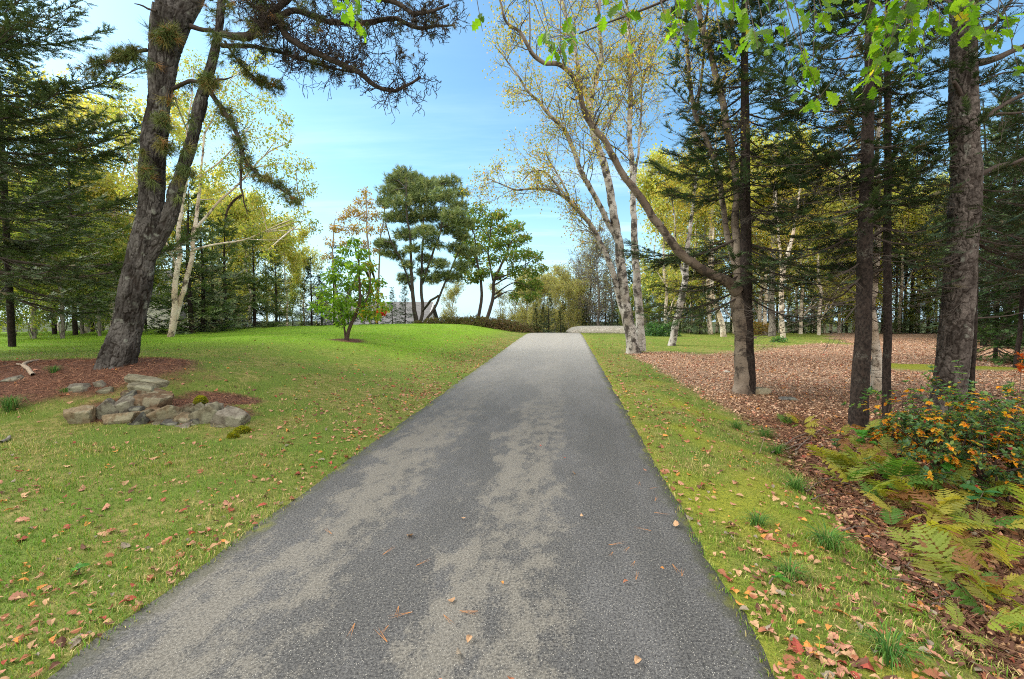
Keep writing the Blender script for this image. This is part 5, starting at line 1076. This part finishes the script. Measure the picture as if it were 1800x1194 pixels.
FERNS += [(1488, 850, 'olive', 5, .5, 'second from the outer left of the fern patch'), (1540, 850, 'yellow', 5, .5, 'pale among the left ferns'), (1575, 875, 'green', 6, .5, 'dark in the left heart of the patch'), (1610, 870, 'lime', 5, .5, 'just above the withered fern'), (1625, 915, 'olive', 5, .5, 'right beside the withered fern'), (1680, 950, 'green', 5, .5, 'low behind the front lime fern'), (1520, 820, 'brown', 4, .42, 'rusty between the left ferns'), (1600, 940, 'yellow', 4, .44, 'standing free over the ditch litter'), (1770, 900, 'olive', 5, .5, 'tucked under the right end of the shrub')]
for px, py, k, n_, L, where in FERNS:
    if py < 960: L *= 1.35
    c = G(px, py); t = thing('fern', f'{FL[k]} {where}', 'fern', c-[0, 0, .02], 'ferns along the ditch')
    az0 = rng.uniform(0, 6.28)
    n_ = max(3, n_)
    for j in range(n_):
        az = az0+j*6.283/n_+rng.uniform(-.4, .4); el = rng.uniform(.55, 1.25); kk = k if rng.random() < .68 else rng.choice(['lime', 'yellow', 'yellow', 'brown', 'green'])
        o = bpy.data.objects.new('frond', FM[(kk, int(rng.integers(3)))]); COL.objects.link(o); o.parent = t
        o.matrix_local = Matrix.Translation((rng.normal(0, .06), rng.normal(0, .06), 0)) @ Matrix.Rotation(az, 4, 'Z') @ Matrix.Rotation(el, 4, 'X') @ Matrix.Rotation(rng.uniform(-.8, .8), 4, 'Y') @ Matrix.Scale(L*rng.uniform(.45, .95), 4)
# ================================================================ orange-leaved shrubs, seedlings and tufts
def rosette_shrub(label, c, w, h, n, seed, dens=9, lsz=.062, org=.17, depth=.8):
    rng = np.random.default_rng(seed); t = thing('rhododendron_shrub', label, 'shrub', c-[0, 0, .02]); mw = M(); ml = M(); S = Segs()
    for _ in range(n):
        a = rng.uniform(0, 6.28); grow(rng, np.array(c)+[rng.normal(0, .10*w), rng.normal(0, .08*w), -.03], np.array([math.cos(a)*w/h*.55, math.sin(a)*w/h*.55*depth, 1.0]), h*rng.uniform(.7, 1.05), .011, 2, S, .22, .04, .75, (.4, .9), (.4, .7), 6)
    S.draw(mw, (.07, .05, .045), 4, .0028)
    tp = np.array(S.tp); td = np.array(S.td); pick = rng.permutation(len(tp))[:int(len(tp)*.72)]; pick = pick[tp[pick][:, 2] > c[2]+.22*h]
    for i in pick:
        k = int(rng.integers(5, dens)); an = np.arange(k)*6.283/k+rng.uniform(0, 6); u = nrm((td[i]+[0, 0, .7])[None])[0]; R = frames(u[None])[0]
        tl = rng.uniform(.15, .75); dirs = np.stack([np.cos(an), np.full(k, tl), np.sin(an)], 1) @ R.T
        # orange whorls sit below the fresh green tips
        isor = (rng.random(k) < (.9 if rng.random() < org else .06))
        col = np.where(isor[:, None], pal(rng, k, [[.62, .27, .025], [.68, .36, .03], [.55, .17, .03], [.50, .40, .05]], [4, 3, 1.5, 1.5]), pal(rng, k, [[.065, .14, .07], [.10, .20, .09], [.15, .24, .085], [.19, .26, .06], [.22, .03, .03]], [4, 4, 2, 1.5, .3]))
        inst(ml, OVAL, np.repeat(tp[i][None], k, 0)+np.where(isor, -.02, .0)[:, None]*[0, 0, 1], frames(nrm(dirs+np.where(isor, -.6, 0)[:, None]*np.array([0, 0, 1])), roll=rng.uniform(-.4, .4, k)), lsz*rng.uniform(.65, 1.25, k), col)
    part(mw, 'stem', M_TWIG, t); part(ml, 'foliage', M_LEAF, t)
c = G(1712, 872); rosette_shrub('broad shrub with green and bright orange leaves before the thick scaly trunk', c, 1.15, .95, 26, 141, lsz=.046)
c = G(1810, 850); rosette_shrub('orange and green shrub cut by the right picture edge', c, .9, .85, 16, 142, lsz=.046, org=.2)
c = G(1560, 790); rosette_shrub('low green shrub with few orange leaves at the foot of the slim spruce trunk', c, .55, .36, 8, 143, org=.4, lsz=.042)
c = G(1650, 800); rosette_shrub('twiggy orange-flecked shrub at the foot of the thick scaly trunk', c, .75, .55, 12, 144, org=.4, lsz=.044)
def seedling(label, c, h, n, cols, seed, sz=.15, leaf=OAK):
    rng = np.random.default_rng(seed); t = thing('oak_seedling', label, 'seedling', c); mw = M(); ml = M()
    q, r = resample([c, c+[.02, .01, h*.5], c+[rng.normal(0, .04), 0, h]], [.006, .005, .003], .05); tube(mw, q, r, 5, (.16, .12, .10))
    k = rng.integers(len(q)//2, len(q), n); d = nrm(rdirs(rng, n)*np.array([1, 1, .35])+[0, 0, .15]); inst(ml, leaf, q[k], frames(d, roll=rng.uniform(-.3, .3, n)), sz*rng.uniform(.6, 1.15, n), pal(rng, n, cols, [1]*len(cols)))
    part(mw, 'stem', M_TWIG, t); part(ml, 'foliage', M_LEAF, t)
OG = [[.08, .26, .04], [.12, .32, .05], [.06, .20, .05]]
seedling('bright green oak seedling before the nearest spruce trunk', G(1518, 800), .30, 16, OG, 151); seedling('green oak seedling with long leaves at the front of the orange shrub', G(1665, 880), .42, 14, OG, 152); seedling('low oak seedling with drooping dark green leaves under the orange shrub', G(1715, 915), .26, 9, [[.05, .17, .06], [.07, .20, .06]], 153)
seedling('small lobed green seedling in the grass of the right verge', G(1352, 1030), .05, 5, OG, 154, .07)
seedling('small green weed in the left grass near the driveway', G(132, 1015), .05, 5, OG, 155, .07, OVAL)
seedling('small orange-red maple shoot at the right picture edge', G(1792, 692), .75, 46, [[.60, .16, .03], [.62, .24, .04], [.50, .10, .03]], 156, .12)
def tuft_grass(label, c, n, h, seed, cols=([.05, .14, .03], [.09, .20, .035], [.20, .20, .07])):
    rng = np.random.default_rng(seed); m = M(); az = rng.uniform(0, 6.28, n); ln = rng.uniform(.2, 1.2, n); H = h*rng.uniform(.6, 1.2, n); b = np.stack([np.cos(az), np.sin(az), 0*az], 1)*rng.uniform(0, .06, n)[:, None]
    o = np.stack([np.cos(az), np.sin(az), 0*az], 1); s = np.stack([-np.sin(az), np.cos(az), 0*az], 1)*.0022; z = np.array([0, 0, 1.]); col = pal(rng, n, cols, [3, 3, 1])
    p0 = b; p1 = b+o*(ln*H*.35)[:, None]+z*(H*.7)[:, None]; p2 = b+o*(ln*H*.85)[:, None]+z*(H*.8)[:, None]; p3 = b+o*(ln*H*1.2)[:, None]+z*(H*(.9-.45*ln))[:, None]
    V = np.stack([p0-s, p0+s, p1+s, p1-s, p2+s*.7, p2-s*.7, p3], 1).reshape(-1, 3); i = np.arange(n)[:, None]*7
    m.add(V, np.concatenate([i+np.array([[0, 1, 2, 3]]), i+np.array([[3, 2, 4, 5]])]), np.repeat(col, 7, 0)); m.F3.append(i+np.array([[5, 4, 6]]))
    q = m.build('grass_tuft', MGRASS, None, world=False); q.location = tuple(c-np.array([0, 0, .01])); tag(q, label, 'grass tuft', 'grass tufts on the verges')
for i_, (px, py, n_, h, lb) in enumerate(((18, 722, 260, .22, 'dark green grass tuft at the left edge of the needle bed'), (95, 655, 120, .12, 'small grass tuft in the needle bed below the leaning pine'), (1345, 770, 130, .16, 'grass tuft sprawling at the upper verge edge below the birch'), (1295, 755, 130, .14, 'bright grass tuft on the upper verge near the ditch'), (1365, 800, 130, .16, 'grass tuft on the ditch bank left of the yellow fern'), (1455, 965, 150, .15, 'dark grass tuft at the edge of the leaf-filled ditch'), (1400, 862, 120, .14, 'grass tuft halfway along the ditch bank'), (1385, 745, 110, .15, 'feathery tuft beside the lone yellow fern'), (1330, 925, 90, .10, 'short tuft in the middle of the mossy verge'), (1388, 1015, 100, .10, 'low tuft on the mossy verge near the driveway'), (1560, 1165, 110, .13, 'tuft at the bottom of the ditch in the lower right'), (115, 690, 70, .09, 'tiny tuft in the needle bed left of the half buried stones'))):
    tuft_grass(lb, G(px, py), n_, h, 160+i_)

for i_ in range(14):
    px0 = rng.uniform(1330, 1640); f_ = (px0-1330)/310; py0 = 745+f_*330+rng.uniform(-25, 45); a_ = rng.uniform(-.9, .5)
    stick([(px0, py0, 2.6), (px0+28*math.cos(a_), py0+22*math.sin(a_), 2.2), (px0+rng.uniform(45, 85)*math.cos(a_+.2), py0+60*math.sin(a_+.2), 1.2)], 'thin bare twig lying across the dark leaves of the ditch', 'twig', (.17, .13, .11), .035)
    o_t = bpy.context.scene.collection.objects[-1]; o_t['group'] = 'twigs in the ditch'
# ================================================================ fallen leaves and needles
rng = np.random.default_rng(170)
LT = {'oval': T_oval(.62, .35), 'oval2': T_oval(.52, -.25), 'oak': T_oak(.3), 'oakc': T_oak(-.4)}
LC = {'russet': (.30, .125, .07), 'tan': (.42, .26, .15), 'pink': (.40, .20, .135), 'dark': (.13, .065, .045), 'orange': (.50, .22, .06), 'red': (.30, .07, .05), 'grey': (.24, .20, .155), 'straw': (.54, .37, .26)}
def grid_leaves(n_try):
    y = 1.75+13*rng.random(n_try)**1.7; x = rng.uniform(-1.2, 1.2, n_try)*y
    xc = xroad(y); sL = xc-HW-x; sR = x-xc-HW; lt, ms, lu = cover(x, y)
    p = np.where(sL > 0, (.50*np.exp(-sL/1.6)+.13)*(1-.7*lu)*(1-.5*lt)+.25*np.exp(-np.maximum(sL, 0)/.12), np.where(sR > 0, .52+.45*lt+.3*np.exp(-np.maximum(sR, 0)/.12), .0035))
    cl = fbm(xy3(x, y, 1.6, 50), 2); p = p*(1+1.1*cl)*(1+.7*smooth(5, 3, y))
    k = rng.random(n_try) < p; return x[k], y[k], np.maximum(sL, sR)[k], lt[k], sR[k]
def orient(n, x, y, lift, tilt=.32):
    z = ground(x, y); e = .06; gx = (ground(x+e, y)-z)/e; gy = (ground(x, y+e)-z)/e; nn = nrm(np.stack([-gx, -gy, np.ones(n)], 1)+rng.normal(0, tilt, (n, 3))*[1, 1, .2])
    a = rng.uniform(0, 6.28, n); t_ = np.stack([np.cos(a), np.sin(a), 0*a], 1); d = nrm(t_-nn*(t_*nn).sum(1)[:, None]); s = np.cross(d, nn)
    return np.stack([x, y, z+lift], 1), np.stack([s, d, nn], 2)
M_DRYLEAF = mat_leaf('dry_leaves', .12, .75, .12, (1.1, 1., .8))
x, y, off, lt, sR = grid_leaves(11000); onroad = off < 0
zr_ = zroad(y)+.02
d_ = np.hypot(x, y); ok = (np.abs(x) < y*1.14) & (lt < .6); order = np.argsort(np.where(ok, d_, 99)); near = order[:300]
names = list(LT); cn = list(LC)[:7]; meshes = {}
for a in names:
    for b_ in cn:
        m = M(); TV, TF = LT[a]; r = np.random.default_rng(len(meshes)); V = TV+np.stack([np.zeros(len(TV)), np.zeros(len(TV)), .07*fbm(TV*3+r.uniform(0, 9), 2)], 1)-[0, .5, 0]
        c = np.array(LC[b_])[None]*(1+.30*fbm(TV*5+len(meshes), 2))[:, None]; m.add(V, TF, c); o = m.build('fallen_leaf', M_DRYLEAF, None, world=False); meshes[(a, b_)] = o.data; bpy.data.objects.remove(o)
pos, R = orient(len(x), x, y, np.where(onroad, .012, .016), .30); pos[onroad, 2] = zr_[onroad]+.008; R_road = R
wt = np.array([3, 3, 3, 1.6, 1.2, 1, 1.0]); wt /= wt.sum()
tn = np.array(names)[rng.choice(4, len(x), p=[.42, .30, .16, .12])]; cc_ = np.array(cn)[rng.choice(7, len(x), p=wt)]; sz = np.where(np.char.startswith(tn, 'oak'), .072, .043)*rng.uniform(.55, 1.3, len(x))
CW = {'russet': 'russet brown', 'tan': 'pale tan', 'pink': 'pinkish brown', 'dark': 'dark withered', 'orange': 'orange', 'red': 'red', 'grey': 'greyish', 'straw': 'straw-coloured'}
for i in near:
    o = bpy.data.objects.new('fallen_leaf', meshes[(str(tn[i]), str(cc_[i]))]); COL.objects.link(o)
    mt_ = Matrix([[*R[i][0], 0], [*R[i][1], 0], [*R[i][2], 0], [0, 0, 0, 1]]); o.matrix_world = Matrix.Translation(pos[i]) @ mt_ @ Matrix.Scale(sz[i], 4)
    wh = 'on the driveway asphalt' if onroad[i] else ('on the mossy grass right of the driveway' if sR[i] > 0 else 'on the grass left of the driveway')
    lobed = 'lobed' if str(tn[i]).startswith('oak') else 'oval'
    tag(o, f'{CW[str(cc_[i])]} {lobed} leaf lying {wh}', 'fallen leaf', f'{CW[str(cc_[i])]} {lobed} leaves {wh}')
rest = np.setdiff1d(np.arange(len(x)), near); m = M()
def litter_mesh(m, pos, R, tn, cc_, sz):
    for a in names:
        k = tn == a
        if not k.any(): continue
        TV, TF = LT[a]; col = np.array([LC[q] for q in cc_[k]])*rng.uniform(.75, 1.25, k.sum())[:, None]; inst(m, (TV-[0, .5, 0], TF), pos[k], R[k], sz[k], col)
litter_mesh(m, pos[rest], R[rest], tn[rest], cc_[rest], sz[rest])
# farther verges and the leaf floor of the wood
n_ = 44000; y2 = 3+19*rng.random(n_)**1.3; x2 = rng.uniform(-1.1, 1.2, n_)*y2; xc = xroad(y2); sL = xc-HW-x2; s2 = x2-xc-HW; l2, m2, u2 = cover(x2, y2)
p = np.where(sL > 0, .95*np.exp(-np.maximum(sL-.09*y2+.4, 0)/.9)*(1+fbm(xy3(x2, y2, 1.1, 8), 2)), np.where(s2 > 0, .10+.55*np.exp(-np.maximum(s2, 0)/1.0), 0)); p = p*smooth(2.8, 9.5, y2+1.2*fbm(xy3(x2, y2, .9, 21), 2)); k = (rng.random(n_) < p) & (l2 < .5)
x2, y2 = x2[k], y2[k]; pos2, R2 = orient(len(x2), x2, y2, .012); litter_mesh(m, pos2, R2, np.array(names)[rng.choice(3, len(x2))], np.array(cn)[rng.choice(7, len(x2), p=wt)], .058*rng.uniform(.6, 1.2, len(x2)))
tag(m.build('fallen_leaves', M_DRYLEAF), kind='stuff')
m = M(); n_ = 110000; y3 = 1.8+20*rng.random(n_)**1.5; x3 = y3*(rng.uniform(.2, 1.25, n_)); l3, m3, u3 = cover(x3, y3); k = (rng.random(n_) < l3*.95) & (x3 > xroad(y3)); x3, y3 = x3[k], y3[k]
p3, R3 = orient(len(x3), x3, y3, rng.uniform(.002, .025, len(x3)), .36); deep = (y3 < 8.5)*1.
w3 = np.where(rng.random(len(x3)) < .68*deep, 'dark', np.array(cn)[rng.choice(7, len(x3), p=np.array([2.4, 4.2, 4.6, .8, .5, .4, 1.7])/14.6)])
w3 = np.where((rng.random(len(x3)) < .5) & (y3 > 7.5), 'straw', w3)
litter_mesh(m, p3, R3, np.array(names)[rng.choice(4, len(x3), p=[.42, .3, .16, .12])], w3, np.where(y3 < 6, .062, .047)*rng.uniform(.5, 1.5, len(x3)))
tag(m.build('leaf_litter', M_DRYLEAF), kind='stuff')
# needle bed
m = M(); n_ = 42000; x4 = rng.uniform(-14.5, -2.4, n_); y4 = rng.uniform(5.2, 9.2, n_); l4, _, _ = cover(x4, y4); k = rng.random(n_) < l4; x4, y4 = x4[k], y4[k]
p4, R4 = orient(len(x4), x4, y4, rng.uniform(.0, .02, len(x4)), .35); q = np.repeat([[0, 0, 0]], 1, 0)
NT = (np.array([[-.02, -.5, 0], [.02, -.5, 0], [0, .5, .1], [-.02, -.5, .0], [.02, -.5, 0], [.22, .46, .12]]), np.array([[0, 1, 2], [3, 4, 5]]))
inst(m, NT, p4, R4, .10*rng.uniform(.6, 1.3, len(x4)), pal(rng, len(x4), [[.24, .11, .065], [.15, .07, .045], [.36, .20, .12], [.08, .04, .03]], [3, 3, 1.6, 2]))
n_ = 16000; y4 = rng.uniform(2, 9, n_); x4 = xroad(y4)+HW+rng.uniform(.6, 5, n_); l4, _, _ = cover(x4, y4); k = rng.random(n_) < l4; x4, y4 = x4[k], y4[k]
p4, R4 = orient(len(x4), x4, y4, rng.uniform(.01, .03, len(x4)), .3); inst(m, NT, p4, R4, .11*rng.uniform(.6, 1.4, len(x4)), pal(rng, len(x4), [[.28, .15, .085], [.18, .10, .06], [.40, .26, .15]], [3, 3, 2]))
tag(m.build('needle_litter', M_DRYLEAF), kind='stuff')
# pine needles on the asphalt and wet leaves at its edges
NR = []
for px, py in ((700, 1098), (703, 1102), (668, 1138), (676, 1135), (822, 1096), (826, 1100), (745, 1005), (684, 985), (1128, 945), (1102, 985), (1114, 1010), (1118, 1030), (1190, 1020), (1198, 1025), (1125, 862), (1150, 870), (1152, 890), (1165, 918), (620, 1130), (790, 1110), (575, 948), (1085, 970), (1075, 990)):
    NR.append(G(px, py))
TV, TF = NT; m = M(); m.add(TV*np.array([.8, 1, .3]), TF, (.42, .19, .07)); o = m.build('pine_needle', M_DRYLEAF, None, world=False); nd = o.data; bpy.data.objects.remove(o)
for c in NR:
    o = bpy.data.objects.new('pine_needle', nd); COL.objects.link(o); o.location = (c[0], c[1], float(zroad(c[1]))+.02); o.rotation_euler = (0, 0, rng.uniform(0, 6.28)); o.scale = (.11*rng.uniform(.7, 1.2),)*3
    tag(o, 'thin orange pine needle pair lying on the asphalt', 'pine needle', 'pine needles on the driveway')

# ================================================================ oak standing behind the viewer, its boughs hanging into the top of the view
rng = np.random.default_rng(180)
b = np.array([3.4, -2.2, gz(3.4, -2.2)]); t = thing('oak_tree', 'overhanging oak bough with bright green lobed leaves across the top of the view', 'tree', b); mt = M(); mw = M(); ml = M()
q, r = resample([b-[0, 0, .3], b+[0, 0, 1.5], b+[-.1, .3, 3.4], b+[.1, .4, 5.5], b+[0, .2, 8]], [.26, .21, .19, .13, .04], .1); tube(mt, q, r, 20, (.1,)*3)
LM = []
for pts, rr in (([b+[-.1, .3, 3.2], [2.9, .3, 4.3], [2.6, 2.0, 4.75], [2.2, 3.2, 4.6], [1.5, 3.9, 4.35], [.6, 4.2, 4.15]], [.085, .065, .04, .022, .012, .006]), ([[2.6, 2.0, 4.75], [3.0, 2.8, 4.6], [3.2, 3.5, 4.35], [3.4, 4.2, 4.2]], [.035, .026, .018, .010]),
                 ([[2.2, 3.2, 4.6], [1.2, 3.2, 4.6], [.2, 3.3, 4.4], [-.6, 3.4, 4.25], [-1.5, 3.5, 4.2]], [.014, .011, .009, .007, .004])):
    q, r = resample(pts, rr, .10); tube(mw, q, r, 7, (.09, .075, .065)); LM.append(q)
LA = np.concatenate(LM)
OC = [(596, 8, 3), (605, 22, 2), (622, 28, 5), (636, 42, 3), (614, 12, 3), (655, 2, 3), (848, 55, 3), (985, 92, 4), (972, 82, 4), (1008, 66, 5), (1000, 78, 4), (978, 104, 4), (1062, 26, 4), (1110, 72, 4), (1090, 5, 5), (1165, 12, 4), (1185, 38, 5), (1198, 55, 5), (1188, 66, 3), (1205, 72, 3), (1182, 80, 4), (1222, 28, 5), (1260, 8, 6), (1290, 18, 5), (1310, 22, 3), (1270, 92, 4), (1322, 64, 5), (1332, 82, 6), (1348, 74, 6), (1360, 84, 5), (1312, 72, 4), (1378, 14, 5), (1395, 22, 4), (1420, 116, 6), (1430, 130, 5), (1412, 148, 5), (1400, 156, 4), (1442, 172, 5), (1430, 186, 4), (1448, 30, 6), (1440, 44, 5), (1428, 28, 4), (1505, 46, 5), (1520, 36, 6), (1538, 28, 7), (1548, 48, 6), (1556, 68, 7), (1545, 84, 6), (1560, 96, 6), (1540, 110, 7), (1530, 130, 6), (1544, 122, 5), (1520, 158, 4), (1516, 164, 4), (1575, 30, 7), (1590, 20, 7), (1598, 46, 6), (1610, 12, 7), (1625, 62, 5), (1580, 12, 6), (1596, 94, 5), (1600, 148, 5), (1612, 138, 5), (1590, 60, 5), (1650, 52, 6), (1668, 40, 6), (1690, 10, 7), (1708, 22, 6), (1700, 48, 6), (1712, 62, 5), (1735, 66, 5), (1742, 82, 6), (1752, 62, 5), (1720, 14, 5), (1640, 18, 6), (1790, 118, 4), (1790, 45, 4), (1780, 40, 4), (1470, 6, 6), (1345, -10, 5), (1240, -12, 5), (1500, 10, 6), (1130, -10, 4)]
for px, py, n_ in OC:
    d = (3.35 if px > 1300 else 3.0)+rng.uniform(-.35, .5); c = P(px, py, d); i = int(np.argmin(np.linalg.norm((LA-c)*[1, 1, 1.0], axis=1)+np.where(LA[:, 2] < c[2], .6, 0)))
    a = LA[i]; md = a*.5+c*.5+np.array([0, 0, .12])+rng.normal(0, .05, 3); q, r = resample([a, md, c], [.0055, .0035, .002], .06); tube(mw, q, r, 5, (.11, .09, .075), cap=False)
    n_ = int(n_*.95)+1; k = rng.integers(int(len(q)*.8), len(q), n_); dr = nrm(nrm((c-md)[None])*.5+rdirs(rng, n_)*np.array([1, .8, .7])+np.array([0, 0, -.35]))
    inst(ml, OAK, q[k]+rng.normal(0, .02, (n_, 3)), frames(dr, roll=rng.uniform(-1., 1., n_)), .104*rng.uniform(.55, 1.25, n_), pal(rng, n_, [[.10, .20, .020], [.15, .25, .025], [.07, .15, .020], [.30, .25, .04]], [4, 4, 2, .35]))
# leaves nearer the trunk, above the view
v = LM[0][:int(len(LM[0])*.7)]; k = rng.integers(0, len(v), 260); inst(ml, OAK, v[k]+rng.normal(0, .35, (260, 3))*[1, 1, .5]+[0, 0, .45], frames(rdirs(rng, 260, -.5)), .13*rng.uniform(.6, 1.2, 260), pal(rng, 260, [[.10, .22, .02], [.14, .28, .02]], [1, 1]))
part(mt, 'trunk', M_GBARK, t, True); part(mw, 'bough', M_TWIG, t, True); part(ml, 'foliage', M_OAKLEAF, t)
bpy.context.view_layer.update()
